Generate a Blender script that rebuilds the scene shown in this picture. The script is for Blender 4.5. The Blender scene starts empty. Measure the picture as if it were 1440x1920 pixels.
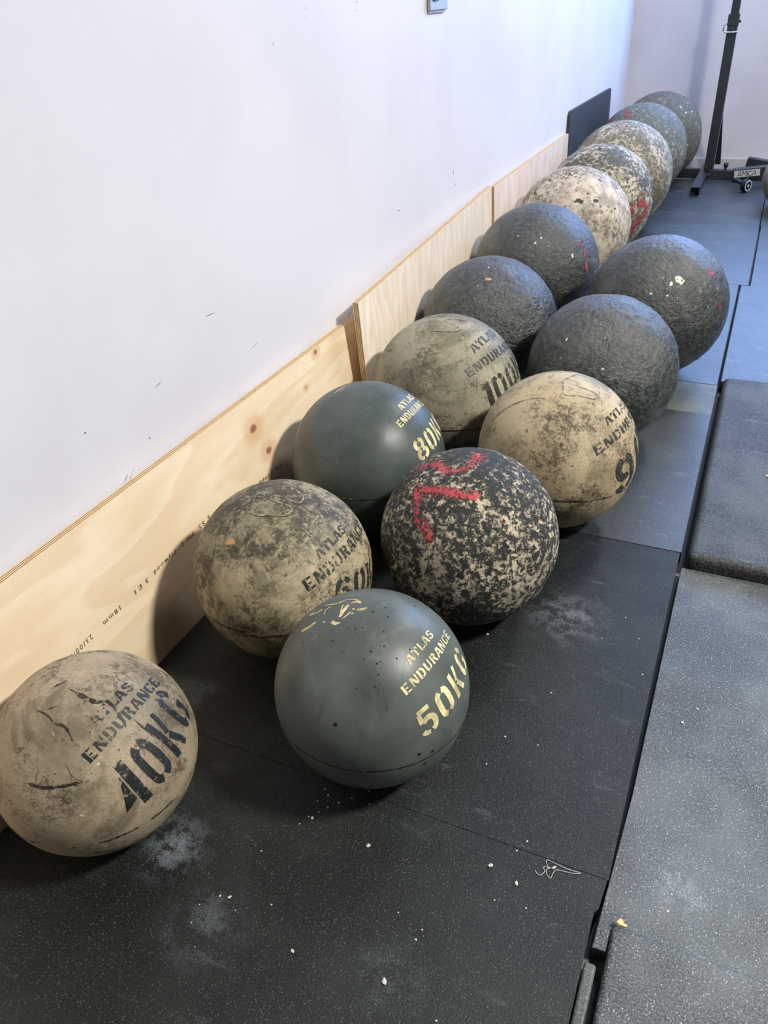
import bpy, bmesh, math, random
from mathutils import Vector, Matrix, noise

# ------------------------------------------------------------------ camera
SC = bpy.context.scene
COL = SC.collection
cam_data = bpy.data.cameras.new('camera')
cam_data.sensor_fit = 'VERTICAL'; cam_data.sensor_height = 36.0
cam_data.lens = 27.0
cam_data.clip_start = 0.02; cam_data.clip_end = 60
camera = bpy.data.objects.new('camera', cam_data); COL.objects.link(camera)
CR = Vector((0.910179, 0.410864, -0.052576))      # right
CU = -Vector((0.188153, -0.523175, -0.831195))    # up
CF = Vector((-0.369015, 0.746645, -0.553489))     # forward
m = Matrix((CR, CU, -CF)).transposed().to_4x4(); m.translation = (0, 0, 1.1477)
camera.matrix_world = m
SC.camera = camera

# ------------------------------------------------------------------ light
SC.view_settings.view_transform = 'Standard'
SC.view_settings.look = 'None'
SC.view_settings.gamma = 1.0
SC.view_settings.use_curve_mapping = False
SC.view_settings.exposure = 0.0

world = bpy.data.worlds.new('daylight'); SC.world = world; world.use_nodes = True
bg = world.node_tree.nodes['Background']
bg.inputs[0].default_value = (0.55, 0.72, 1.0, 1); bg.inputs[1].default_value = 0.8

def area(name, loc, to, sx, sy, power, col, spread=180):
    L = bpy.data.lights.new(name, 'AREA'); L.shape = 'RECTANGLE'; L.size = sx; L.size_y = sy
    L.energy = power; L.color = col; L.spread = math.radians(spread)
    o = bpy.data.objects.new(name, L); COL.objects.link(o); o.location = loc
    o.rotation_euler = (Vector(to) - Vector(loc)).to_track_quat('-Z', 'Y').to_euler()
    return o
# overhead lamp that throws the shadows onto the boards, a second further down the hall
area('ceiling_lamp', (2.0, 1.20, 3.05), (2.0, 1.20, 0), 0.30, 0.50, 236, (1.0, 0.965, 0.90))
area('ceiling_lamp', (0.55, 4.4, 3.05), (0.55, 4.4, 0), 0.50, 1.5, 66, (1.0, 0.975, 0.95))
# daylight through the high window of the end wall and the windows of the right wall
area('window_daylight', (0.75, 6.50, 1.89), (1.2, 0, -.6), 2.6, 1.44, 135, (0.25, 0.46, 1.0))
area('window_daylight', (6.90, 3.2, 1.9), (0, 3.2, 1.2), 3.6, 1.9, 38, (0.90, 0.95, 1.0))

# ------------------------------------------------------------------ node helpers
def s2l(c):
    return tuple(((v/255)/12.92 if v/255 <= 0.04045 else ((v/255+0.055)/1.055)**2.4) for v in c) + (1,)

class G:
    """small wrapper that builds shader node graphs"""
    def __init__(s, name):
        s.mat = bpy.data.materials.new(name); s.mat.use_nodes = True
        s.t = s.mat.node_tree; s.t.nodes.clear()
        s.out = s.t.nodes.new('ShaderNodeOutputMaterial')
        s.tc = s.t.nodes.new('ShaderNodeTexCoord')
    def put(s, inp, v):
        if v is None: return
        if isinstance(v, bpy.types.NodeSocket): s.t.links.new(v, inp)
        else:
            if inp.type == 'RGBA' and isinstance(v, (tuple, list)) and len(v) == 3: v = tuple(v)+(1,)
            inp.default_value = v
    def coord(s, kind='Object', loc=(0,0,0), scale=(1,1,1), rot=(0,0,0)):
        n = s.t.nodes.new('ShaderNodeMapping')
        s.t.links.new(s.tc.outputs[kind], n.inputs[0])
        n.inputs[1].default_value = loc; n.inputs[2].default_value = rot; n.inputs[3].default_value = scale
        return n.outputs[0]
    def noise(s, co, scale, detail=4, rough=0.55, dist=0.0):
        n = s.t.nodes.new('ShaderNodeTexNoise'); s.put(n.inputs['Vector'], co)
        n.inputs['Scale'].default_value = scale; n.inputs['Detail'].default_value = detail
        n.inputs['Roughness'].default_value = rough; n.inputs['Distortion'].default_value = dist
        return n.outputs[0]
    def voro(s, co, scale, feature='F1', out='Distance', rnd=1.0):
        n = s.t.nodes.new('ShaderNodeTexVoronoi'); n.feature = feature; s.put(n.inputs['Vector'], co)
        n.inputs['Scale'].default_value = scale; n.inputs['Randomness'].default_value = rnd
        return n.outputs[out]
    def math(s, op, a, b=0.0, c=None, clamp=False):
        n = s.t.nodes.new('ShaderNodeMath'); n.operation = op; n.use_clamp = clamp
        s.put(n.inputs[0], a); s.put(n.inputs[1], b)
        if c is not None: s.put(n.inputs[2], c)
        return n.outputs[0]
    def step(s, v, lo, hi, a=0.0, b=1.0):
        n = s.t.nodes.new('ShaderNodeMapRange'); n.interpolation_type = 'SMOOTHSTEP'
        s.put(n.inputs[0], v); n.inputs[1].default_value = lo; n.inputs[2].default_value = hi
        n.inputs[3].default_value = a; n.inputs[4].default_value = b
        return n.outputs[0]
    def mix(s, f, a, b, blend='MIX'):
        n = s.t.nodes.new('ShaderNodeMix'); n.data_type = 'RGBA'; n.blend_type = blend
        s.put(n.inputs[0], f); s.put(n.inputs[6], a); s.put(n.inputs[7], b)
        return n.outputs[2]
    def fmix(s, f, a, b):
        n = s.t.nodes.new('ShaderNodeMix'); n.data_type = 'FLOAT'
        s.put(n.inputs[0], f); s.put(n.inputs[2], a); s.put(n.inputs[3], b)
        return n.outputs[0]
    def sep(s, v):
        n = s.t.nodes.new('ShaderNodeSeparateXYZ'); s.put(n.inputs[0], v); return n.outputs
    def dist_to(s, co, p):
        n = s.t.nodes.new('ShaderNodeVectorMath'); n.operation = 'DISTANCE'
        s.put(n.inputs[0], co); n.inputs[1].default_value = p; return n.outputs['Value']
    def bump(s, h, strength=0.5, dist=0.002, normal=None):
        n = s.t.nodes.new('ShaderNodeBump'); n.inputs['Strength'].default_value = strength
        n.inputs['Distance'].default_value = dist; s.put(n.inputs['Height'], h)
        if normal is not None: s.put(n.inputs['Normal'], normal)
        return n.outputs[0]
    def bsdf(s, color, rough=0.6, normal=None, metallic=0.0, spec=0.5, alpha=None, coat=0.0):
        n = s.t.nodes.new('ShaderNodeBsdfPrincipled')
        s.put(n.inputs['Base Color'], color); s.put(n.inputs['Roughness'], rough)
        s.put(n.inputs['Metallic'], metallic); s.put(n.inputs['Specular IOR Level'], spec)
        if normal is not None: s.put(n.inputs['Normal'], normal)
        if alpha is not None: s.put(n.inputs['Alpha'], alpha)
        if coat: n.inputs['Coat Weight'].default_value = coat
        s.t.links.new(n.outputs[0], s.out.inputs[0])
        return s.mat

def plain(name, col, rough=0.5, metallic=0.0, spec=0.5, bump=None):
    g = G(name); co = g.coord()
    n = g.noise(co, 14, 5)
    c = g.mix(g.step(n, .35, .7), tuple(v*0.88 for v in s2l(col)[:3]), s2l(col))
    nm = g.bump(g.noise(co, bump[0], 3), bump[1], 0.001) if bump else None
    return g.bsdf(c, g.math('ADD', g.math('MULTIPLY', n, 0.12), rough-0.06), nm, metallic, spec)

# ------------------------------------------------------------------ stone materials
def stone_cream(name, seed, light, mid, dark, amount, fine=55, contrast=.045, line=.6, fleck=.4, bump=.6, olive=(112,108,86), rough=.6, stain=.7):
    g = G(name); co = g.coord(loc=(seed*3.1, seed*1.7, seed*2.3))
    big = g.noise(co, 4.5, 4, .55)
    patch = g.noise(co, 12, 6, .65, .4)
    speck = g.noise(co, fine, 8, .75, .3)
    fines = g.noise(co, fine*2.6, 5, .75)
    micro = g.noise(co, 420, 3, .7)
    c = g.mix(g.step(big, .40, .62), s2l(light), s2l(mid))
    c = g.mix(g.step(g.noise(co, 8, 7, .7, .6), .46, .62, 0, .85), c, s2l(olive))
    c = g.mix(g.step(speck, .50, .66, 0, .45), c, s2l(tuple(min(255, v*1.13) for v in light)))
    # fine dirt ground into the skin, denser where the broad noise says so
    dens = g.math('ADD', g.math('MULTIPLY', big, .45), g.math('MULTIPLY', patch, .55))
    v1 = g.math('ADD', g.math('MULTIPLY', fines, .5), g.math('ADD', g.math('MULTIPLY', speck, .25), g.math('MULTIPLY', dens, .25)))
    dirt = g.math('MULTIPLY', g.step(v1, amount-.012, amount+.022), g.step(dens, .40, .62, .12, 1))
    c = g.mix(g.math('MULTIPLY', dirt, stain), c, s2l(tuple(v*1.15 for v in dark)))
    v2 = g.math('ADD', g.math('MULTIPLY', speck, .62), g.math('MULTIPLY', dens, .38))
    mask = g.math('MULTIPLY', g.step(v2, amount+.035, amount+.06), g.step(micro, .32, .55, .35, 1))
    c = g.mix(g.math('MULTIPLY', mask, .85), c, s2l(dark))
    # hairline fissures and scrapes
    ln = g.math('ABSOLUTE', g.math('SUBTRACT', g.noise(co, 10, 3, .55, .8), .5))
    ln = g.math('MULTIPLY', g.step(ln, 0, .005, 1, 0), g.step(g.noise(co, 6, 2), .50, .62))
    ln2 = g.math('ABSOLUTE', g.math('SUBTRACT', g.noise(g.coord(loc=(seed, seed*2, 5), scale=(.6, 1.8, 1)), 26, 3, .6, .5), .5))
    ln2 = g.math('MULTIPLY', g.step(ln2, 0, .012, 1, 0), g.step(patch, .50, .62))
    lines = g.math('MULTIPLY', g.math('MAXIMUM', ln, ln2), line)
    c = g.mix(lines, c, s2l(tuple(v*.6 for v in dark)))
    vd = g.voro(co, 85); pit = g.math('MULTIPLY', g.step(vd, .07, .13, 1, 0), g.step(g.noise(co, 22, 2), .56, .60))
    c = g.mix(g.math('MULTIPLY', pit, .85), c, (.02, .018, .014, 1))
    fl = g.step(g.noise(co, 110, 5, .65), .66, .69, 0, fleck)
    c = g.mix(fl, c, s2l((226, 216, 200)))
    c = g.mix(g.step(micro, .35, .7, 0, .30), c, s2l(tuple(v*.60 for v in mid)))
    h = g.math('SUBTRACT', g.math('ADD', g.math('MULTIPLY', speck, .7), g.math('MULTIPLY', micro, .35)), g.math('ADD', g.math('MULTIPLY', mask, .25), g.math('ADD', lines, pit)))
    r = g.math('SUBTRACT', rough+.06, g.math('MULTIPLY', patch, .16))
    return g.bsdf(c, r, g.bump(h, bump, .0022), spec=.5)

def stone_smooth(name, seed, a, b):
    g = G(name); co = g.coord(loc=(seed*3.1, seed*1.7, seed*2.3))
    n1 = g.noise(co, 7, 4, .6, .3); n2 = g.noise(co, 24, 7, .7); n3 = g.noise(co, 160, 3)
    c = g.mix(g.step(n1, .32, .68), s2l(a), s2l(b))
    c = g.mix(g.step(n2, .52, .72, 0, .45), c, s2l(tuple(v*1.22 for v in b)))
    c = g.mix(g.step(g.noise(co, 11, 5, .7, 1.0), .58, .70, 0, .5), c, s2l(tuple(v*.62 for v in a)))
    sc = g.noise(g.coord(loc=(seed, 0, 3), scale=(.4, 6, 1), rot=(.5, .4, .9)), 30, 4, .7)
    c = g.mix(g.step(sc, .66, .74, 0, .28), c, s2l((150, 155, 148)))
    vd = g.voro(co, 46); pit = g.math('MULTIPLY', g.step(vd, .035, .06, 1, 0), g.step(g.noise(co, 10, 2), .55, .6))
    c = g.mix(pit, c, (.008, .008, .008, 1))
    c = g.mix(g.step(g.noise(co, 90, 3, .6), .74, .77, 0, .5), c, s2l((190, 188, 178)))
    r = g.math('ADD', .30, g.math('MULTIPLY', n2, .26))
    h = g.math('SUBTRACT', g.math('ADD', g.math('MULTIPLY', n2, .2), g.math('MULTIPLY', n3, .08)), pit)
    return g.bsdf(c, r, g.bump(h, .35, .0012), spec=.55)

def stone_tar(name, seed, base=(22,26,24), hi=(66,72,67), rough=.33, pebble=1.0, fleck=.8, chalk=.3):
    g = G(name); co = g.coord(loc=(seed*3.1, seed*1.7, seed*2.3))
    n1 = g.noise(co, 8, 5, .6); n2 = g.noise(co, 60, 6, .7); n3 = g.noise(co, 190, 4, .7)
    c = g.mix(g.step(n2, .38, .66), s2l(base), s2l(hi))
    c = g.mix(g.step(n1, .50, .68, 0, chalk), c, s2l((108, 112, 104)))
    c = g.mix(g.math('MULTIPLY', g.step(n3, .60, .70), g.step(n1, .42, .6, .15, .6)), c, s2l((150, 152, 142)))
    c = g.mix(g.math('MULTIPLY', g.step(g.noise(co, 85, 3, .6), .705, .73), fleck), c, s2l((205, 196, 176)))
    c = g.mix(g.math('MULTIPLY', g.step(g.noise(co, 30, 4, .7), .72, .74), fleck), c, s2l((190, 175, 150)))
    vd = g.voro(co, 95); vd2 = g.voro(co, 210)
    h = g.math('ADD', g.math('MULTIPLY', g.math('SUBTRACT', 1, vd), .45*pebble), g.math('ADD', g.math('MULTIPLY', n2, .8), g.math('ADD', g.math('MULTIPLY', n3, .5), g.math('MULTIPLY', vd2, -.25*pebble))))
    r = g.math('ADD', rough-.12, g.math('MULTIPLY', n2, .26))
    return g.bsdf(c, r, g.bump(h, 1.0, .0042), spec=1.0)

def stone_flaked(name, seed, dark, light, thr, fine=46, light2=None, soft=.05, blotch=.25, bump=.7, rough=.6):
    g = G(name); co = g.coord(loc=(seed*3.1, seed*1.7, seed*2.3))
    big = g.noise(co, 6, 4, .6); n = g.noise(co, fine, 9, .78, .3); n3 = g.noise(co, 170, 5, .75)
    v = g.math('ADD', g.math('MULTIPLY', n, .62), g.math('ADD', g.math('MULTIPLY', big, blotch), g.math('MULTIPLY', n3, .38-blotch+.0)))
    mk = g.step(v, thr, thr+soft)
    lt = g.mix(g.step(g.noise(co, 18, 5, .6), .4, .62), s2l(light), s2l(light2 or tuple(x*.78 for x in light)))
    dk = g.mix(g.step(n3, .4, .62), s2l(dark), s2l(tuple(x*1.55+8 for x in dark)))
    c = g.mix(mk, dk, lt)
    vd = g.voro(co, 34); pit = g.math('MULTIPLY', g.step(vd, .10, .22, 1, 0), g.step(g.noise(co, 12, 2), .55, .6))
    c = g.mix(g.math('MULTIPLY', pit, .75), c, s2l(tuple(x*.7 for x in dark)))
    c = g.mix(g.step(g.noise(co, 120, 3, .6), .72, .75, 0, .7), c, s2l((232, 224, 208)))
    h = g.math('SUBTRACT', g.math('ADD', g.math('MULTIPLY', n, .8), g.math('ADD', g.math('MULTIPLY', n3, .7), g.math('MULTIPLY', mk, .2))), pit)
    return g.bsdf(c, g.math('SUBTRACT', rough+.1, g.math('MULTIPLY', n, .2)), g.bump(h, bump, .003), spec=.45)

def paint(name, col, lo, hi, scale=90, rough=.5, seed=0, big=0.0, feather=0.0):
    """worn paint: alpha broken up by noise"""
    g = G(name); co = g.coord(loc=(seed, seed*2, seed*3))
    n = g.noise(co, scale, 7, .72); b = g.noise(co, 16, 4, .6)
    v = g.math('ADD', n, g.math('MULTIPLY', g.math('SUBTRACT', b, .5), big))
    if feather:
        at = g.t.nodes.new('ShaderNodeAttribute'); at.attribute_name = 'edge'
        v = g.math('ADD', v, g.math('MULTIPLY', g.math('SUBTRACT', at.outputs['Fac'], .75), feather))
    a = g.step(v, lo, hi)
    c = g.mix(g.step(g.noise(co, 34, 5), .35, .65), s2l(col), s2l(tuple(x*.72 for x in col)))
    return g.bsdf(c, rough, g.bump(n, .3, .001), alpha=a, spec=.4)

M = {}
M['40'] = stone_cream('worn_tan_concrete', 1, (184,167,140), (150,136,112), (78,66,48), .515, fine=34, line=.6, bump=.8, stain=.6, olive=(116,105,82))
M['60'] = stone_cream('stained_tan_concrete', 2, (196,180,146), (158,148,118), (46,38,26), .49, fine=52, line=.75, stain=.85)
M['90'] = stone_cream('stained_cream_concrete', 5, (202,184,150), (172,156,124), (60,48,32), .505, fine=60, line=.5, stain=.75, olive=(132,122,90))
M['100'] = stone_cream('olive_grey_concrete', 8, (172,164,140), (142,136,114), (74,68,52), .51, fine=48, line=.6, stain=.65)
M['50'] = stone_smooth('smooth_slate_concrete', 3, (74,81,76), (98,106,100))
M['80'] = stone_smooth('smooth_dark_concrete', 7, (60,70,66), (78,88,84))
M['75'] = stone_flaked('flaked_black_and_cream_stone', 4, (32,34,31), (222,208,182), .507, fine=80, bump=1.0, blotch=.30, soft=.035)
M['A'] = stone_tar('rough_tarred_stone', 11, pebble=1.2, rough=.29)
M['B'] = stone_tar('dusty_tarred_stone', 12, pebble=.7, chalk=.45)
M['C'] = stone_tar('pitted_dark_stone', 13, base=(24,28,26), hi=(74,80,75), pebble=.8, chalk=.4)
M['D'] = stone_tar('chipped_dark_stone', 14, base=(23,27,25), hi=(68,74,69), pebble=.8, chalk=.35, fleck=1.0)
M['E'] = stone_flaked('pale_mottled_stone', 21, (92,84,66), (218,204,186), .44, fine=60, blotch=.3, soft=.07, bump=.4)
M['F'] = stone_flaked('cream_and_grey_stone', 22, (62,62,56), (210,200,176), .48, fine=58, blotch=.3)
M['G'] = stone_flaked('grey_mottled_stone', 23, (80,76,60), (204,196,178), .47, fine=62, blotch=.3, soft=.08, bump=.5)
M['H'] = stone_flaked('dark_scuffed_stone', 24, (74,77,70), (184,182,170), .495, fine=52, soft=.08)
M['I'] = stone_flaked('dark_grey_worn_stone', 25, (70,68,56), (164,158,136), .505, fine=44, soft=.09)
M['J'] = stone_flaked('brown_grey_stone', 26, (110,98,84), (160,146,128), .48, fine=60, soft=.09)
M['black_stencil'] = paint('worn_black_stencil_paint', (42,47,48), .35, .50, 120, big=.5, seed=2)
M['faded_stencil'] = paint('faded_black_stencil_paint', (56,58,52), .35, .50, 130, big=.6, seed=5)
M['cream_stencil'] = paint('cream_stencil_paint', (244,230,176), .20, .26, 100, seed=7)
M['red_spray'] = paint('red_spray_paint', (206,84,92), .44, .53, 170, rough=.55, seed=9, feather=.22, big=.3)
M['thin_red_spray'] = paint('thin_red_spray_paint', (220,70,96), .52, .57, 120, rough=.5, seed=4, feather=.5)
M['cream_logo'] = paint('flaking_cream_paint', (232,214,158), .36, .40, 110, seed=3)
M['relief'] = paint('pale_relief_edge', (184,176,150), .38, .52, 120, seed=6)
M['relief_dark'] = paint('dark_relief_side', (70,64,50), .42, .52, 120, seed=8)
M['crack'] = paint('dark_crack', (66,56,42), .40, .48, 200, seed=1)
M['seam'] = paint('chipped_casting_seam', (172,160,136), .50, .60, 110, seed=1, big=1.2)
M['seam_dark'] = paint('dark_casting_seam', (30,30,26), .40, .54, 60, seed=4, big=1.2)
M['chip_tan'] = plain('orange_tan_chip', (206,156,112), .7)
M['chip_white'] = plain('white_chip', (224,218,206), .7)
M['chip_dark'] = paint('dark_pit', (70,66,56), .30, .44, 160, seed=12)
M['seam_fine'] = paint('fine_dark_seam', (26,27,24), .26, .40, 60, seed=4, big=.7)
M['hole'] = plain('pinhole_black', (14,14,13), .9)

# ------------------------------------------------------------------ mesh helpers
def link_mesh(name, verts, faces, mats, parent=None, smooth=True, mi=None):
    me = bpy.data.meshes.new(name); me.from_pydata([tuple(v) for v in verts], [], faces)
    for mt in (mats if isinstance(mats, (list, tuple)) else [mats]): me.materials.append(mt)
    if mi:
        for p, i in zip(me.polygons, mi): p.material_index = i
    if smooth: me.polygons.foreach_set('use_smooth', [True]*len(me.polygons))
    me.update()
    o = bpy.data.objects.new(name, me); COL.objects.link(o)
    if parent: o.parent = parent
    return o

def tag(o, label=None, cat=None, group=None, kind=None):
    if label: o['label'] = label
    if cat: o['category'] = cat
    if group: o['group'] = group
    if kind: o['kind'] = kind
    return o

def box_bm(bm, x0, x1, y0, y1, z0, z1, bev=0.0, seg=2, M4=None):
    vs = [bm.verts.new((x, y, z)) for x in (x0, x1) for y in (y0, y1) for z in (z0, z1)]
    idx = [(0,1,3,2), (4,6,7,5), (0,4,5,1), (2,3,7,6), (0,2,6,4), (1,5,7,3)]
    fs = [bm.faces.new([vs[i] for i in q]) for q in idx]
    if bev:
        es = list({e for f_ in fs for e in f_.edges})
        r = bmesh.ops.bevel(bm, geom=es, offset=bev, segments=seg, profile=.5, affect='EDGES')
        vs = list({v for f_ in r['faces'] for v in f_.verts} | {v for v in vs if v.is_valid})
    if M4 is not None: bmesh.ops.transform(bm, matrix=M4, verts=[v for v in vs if v.is_valid])
    return vs

def obj_bm(name, bm, mats, parent=None, smooth=False, loc=(0,0,0)):
    bmesh.ops.recalc_face_normals(bm, faces=bm.faces)
    me = bpy.data.meshes.new(name); bm.to_mesh(me); bm.free()
    for mt in (mats if isinstance(mats, (list, tuple)) else [mats]): me.materials.append(mt)
    if smooth: me.polygons.foreach_set('use_smooth', [True]*len(me.polygons))
    o = bpy.data.objects.new(name, me); COL.objects.link(o); o.location = loc
    if parent: o.parent = parent
    return o

def box(name, b, mat, parent=None, bev=0.0, seg=2):
    bm = bmesh.new(); box_bm(bm, *b, bev=bev, seg=seg)
    return obj_bm(name, bm, mat, parent)

def empty(name, loc):
    o = bpy.data.objects.new(name, None); COL.objects.link(o); o.location = loc; o.empty_display_size = .1
    return o

def tube(name, pts, rad, mat, parent=None, n=10, closed=False):
    """round tube along a polyline"""
    P = [Vector(p) for p in pts]; V = []; F = []
    for i, p in enumerate(P):
        a = P[i-1] if (i or closed) else p; b = P[(i+1) % len(P)] if (i < len(P)-1 or closed) else p
        t = (b-a).normalized(); u = t.cross(Vector((.13, .21, .97))).normalized(); w = t.cross(u)
        for k in range(n):
            an = 2*math.pi*k/n; V.append(p + (u*math.cos(an) + w*math.sin(an))*rad)
    m_ = len(P)
    for i in range(m_ if closed else m_-1):
        j = (i+1) % m_
        for k in range(n): F.append((i*n+k, i*n+(k+1) % n, j*n+(k+1) % n, j*n+k))
    if not closed: F.append(tuple(range(n))[::-1]); F.append(tuple((m_-1)*n+k for k in range(n)))
    return link_mesh(name, V, F, mat, parent)

# ------------------------------------------------------------------ setting
WX, EY = -1.045, 6.55           # left wall plane, end wall plane
RX, BY, CZ = 7.0, -4.5, 3.1

g = G('white_wall_paint'); co = g.coord()
n = g.noise(co, 2.2, 5); n2 = g.noise(co, 30, 5)
c = g.mix(g.step(n, .35, .65), s2l((228,226,230)), s2l((222,219,224)))
sc_ = g.noise(g.coord(scale=(1, .5, 3)), 9, 6, .7)
c = g.mix(g.step(sc_, .70, .76, 0, .25), c, s2l((200,196,194)))
M['wall'] = g.bsdf(c, .55, g.bump(g.math('ADD', g.math('MULTIPLY', n2, .5), g.noise(co, 140, 2)), .12, .001), spec=.3)
g = G('white_curtain_wall'); co = g.coord()
c = g.mix(g.step(g.noise(co, 3, 4), .35, .65), s2l((214,213,220)), s2l((205,204,212)))
M['endwall'] = g.bsdf(c, .6, g.bump(g.noise(g.coord(scale=(1,1,.15)), 5, 2), .5, .02), spec=.3)
M['ceiling'] = plain('ceiling_dark_panels', (96,96,98), .8)
M['farwall'] = plain('grey_block_wall', (118,118,120), .8)
M['skirting'] = plain('skirting_paint', (196,196,198), .45)
M['concrete'] = plain('grey_concrete_floor', (96,98,98), .8, bump=(40, .4))
M['frame_paint'] = plain('window_frame_grey', (190,192,196), .4)

def quad_wall(name, verts, mat):
    o = link_mesh(name, verts, [(0,1,2,3)], mat, smooth=False); tag(o, kind='structure'); return o

tag(box('floor', (WX-.1, RX+.1, BY-.1, EY+.1, -.13, -.03), M['concrete']), kind='structure')
tag(box('ceiling', (WX-.1, RX+.1, BY-.1, EY+.1, CZ, CZ+.1), M['ceiling']), kind='structure')
wall_left = tag(box('wall_left', (WX-.1, WX, BY-.1, EY+.1, -.03, CZ), M['wall']), kind='structure')
tag(box('wall_back', (WX, RX, BY-.1, BY, -.03, CZ), M['farwall']), kind='structure')
# end wall with a wide high window opening (above the picture)
bm = bmesh.new()
wx0, wx1, wz0, wz1 = -.6, 2.1, 1.13, 2.65
for b in ((WX, wx0, -.03, CZ), (wx1, RX, -.03, CZ), (wx0, wx1, -.03, wz0), (wx0, wx1, wz1, CZ)):
    box_bm(bm, b[0], b[1], EY, EY+.1, b[2], b[3])
tag(obj_bm('wall_end', bm, M['endwall']), kind='structure')
bm = bmesh.new()
ry0, ry1, rz0, rz1 = 1.1, 4.9, .85, 2.65
for b in ((BY, ry0, -.03, CZ), (ry1, EY, -.03, CZ), (ry0, ry1, -.03, rz0), (ry0, ry1, rz1, CZ)):
    box_bm(bm, RX, RX+.1, b[0], b[1], b[2], b[3])
tag(obj_bm('wall_right', bm, M['farwall']), kind='structure')
def window(n_, axis):
    bm = bmesh.new()
    if axis == 'y':
        for x in (wx0, (wx0+wx1)/2-.02, wx1-.04): box_bm(bm, x, x+.04, EY+.02, EY+.07, wz0, wz1)
        for z in (wz0, wz1-.04): box_bm(bm, wx0, wx1, EY+.02, EY+.07, z, z+.04)
    else:
        for y in (ry0, 2.35, 3.6, ry1-.04): box_bm(bm, RX+.02, RX+.07, y, y+.04, rz0, rz1)
        for z in (rz0, rz1-.04): box_bm(bm, RX+.02, RX+.07, ry0, ry1, z, z+.04)
    tag(obj_bm('window_%d' % n_, bm, M['frame_paint']), kind='structure')
window(1, 'y'); window(2, 'x')
tag(box('baseboard_end', (WX+.001, RX, EY-.012, EY-.0005, -.03, .062), M['skirting'], bev=.003), kind='structure')

# marks on the painted wall
M['mark'] = paint('grey_scuff', (92,92,98), .44, .52, 300, seed=2)
def wall_mark(y0, z0, y1, z1, w):
    d = Vector((0, y1-y0, z1-z0)); p = Vector((0, -d.z, d.y)).normalized()*w/2
    a = Vector((WX+.0006, y0, z0)); b = a+d; mth = (a+b)/2
    link_mesh('scuff', [a, mth-p, b, mth+p], [(0,1,2,3)], M['mark'], wall_left, smooth=False)
for q in ((1.871,1.146,1.872,1.140,.004), (1.866,1.127,1.868,1.119,.004), (2.141,1.152,2.143,1.147,.005), (2.133,1.134,2.134,1.126,.005),
          (2.867,.616,2.867,.600,.006), (2.888,.569,2.890,.560,.005), (2.345,.590,2.365,.586,.003), (.945,.366,.985,.400,.0016),
          (.962,.366,1.000,.398,.0016), (1.95,.372,1.995,.392,.004), (1.709,1.085,1.710,1.077,.003), (.60,.44,.63,.445,.003),
          (1.1,.52,1.13,.524,.002), (1.45,.47,1.49,.474,.002), (1.3,.60,1.34,.597,.002), (3.3,.60,3.31,.59,.004), (.9,.52,.903,.517,.004),
          (1.05,.43,1.06,.428,.003), (4.1,.70,4.11,.685,.005), (4.0,.63,4.005,.625,.006)):
    wall_mark(*q)

# ------------------------------------------------------------------ rubber floor mats
def mat_rubber(name, seed, base, hi, rough, speck=.6, chalk=.3, spots=(), gran=330, bump=.6, spec=.5):
    g = G(name); co = g.coord(loc=(seed*2.0, seed*3.0, 0)); wc = g.coord('Object')
    n = g.noise(co, gran, 3, .75); b = g.noise(co, 4, 5, .6); mm = g.noise(co, 22, 5, .65)
    c = g.mix(g.step(n, .44, .60), s2l(base), s2l(hi))
    c = g.mix(g.step(b, .4, .65, 0, .35), c, s2l(tuple(v*1.3+4 for v in hi)))
    fl = g.step(g.noise(co, gran*.9, 2, .7), .70, .76, 0, speck)
    c = g.mix(fl, c, s2l((165,168,166)))
    vn = g.t.nodes.new('ShaderNodeTexVoronoi'); g.put(vn.inputs['Vector'], co); vn.inputs['Scale'].default_value = 300
    grain = g.math('MULTIPLY', g.step(vn.outputs['Distance'], .16, .30, 1, 0), g.step(g.sep(vn.outputs['Color'])[0], .70, .80))
    c = g.mix(g.math('MULTIPLY', grain, speck), c, s2l(tuple(min(255, v*1.6+50) for v in hi)))
    st = g.noise(g.coord(loc=(seed, seed, 0), scale=(.7, 2.2, 1), rot=(0, 0, .5)), 9, 7, .72)
    ch = g.math('MULTIPLY', g.step(st, .58, .74), g.step(n, .36, .6, .35, 1))
    c = g.mix(g.math('MULTIPLY', ch, chalk), c, s2l((150,154,156)))
    for (x, y, r, a) in spots:
        d = g.dist_to(wc, (x, y, 0))
        k = g.math('MULTIPLY', g.step(d, 0, r, a, 0), g.step(g.noise(co, 26, 6, .72), .42, .62))
        k = g.math('MULTIPLY', k, g.step(n, .38, .58, .3, 1))
        c = g.mix(k, c, s2l((150,156,166)))
    r = g.math('ADD', rough-.08, g.math('MULTIPLY', mm, .16))
    h = g.math('ADD', g.math('MULTIPLY', n, 1.0), g.math('MULTIPLY', mm, .3))
    return g.bsdf(c, r, g.bump(h, bump, .0014), spec=spec)

M['mat_near'] = mat_rubber('granular_black_rubber', 1, (7,8,8), (35,40,37), .44, spec=.42, speck=.9, bump=.9, spots=((-.684,.520,.085,.75), (-.213,1.303,.12,.5), (-.56,.43,.09,.3), (-.27,.47,.08,.15)))
M['mat_mid'] = mat_rubber('smooth_dusty_black_rubber', 2, (18,21,22), (54,60,60), .38, spec=.7, chalk=.45, bump=.5)
M['mat_patch'] = mat_rubber('dusty_grey_rubber', 3, (58,62,60), (92,97,94), .50, chalk=.7, bump=.3)
M['mat_far'] = mat_rubber('worn_black_rubber', 4, (24,27,28), (56,61,62), .40, spec=.7, chalk=.6, bump=.4)
M['mat_right'] = mat_rubber('speckled_black_rubber', 5, (24,27,27), (90,97,98), .42, spec=.7, speck=.9, bump=.9, spots=((.085,.76,.07,.7),))
M['mat_crash'] = mat_rubber('coarse_black_rubber', 6, (20,22,23), (76,80,80), .55, gran=260, bump=1.2, speck=.5, chalk=.5)

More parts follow.
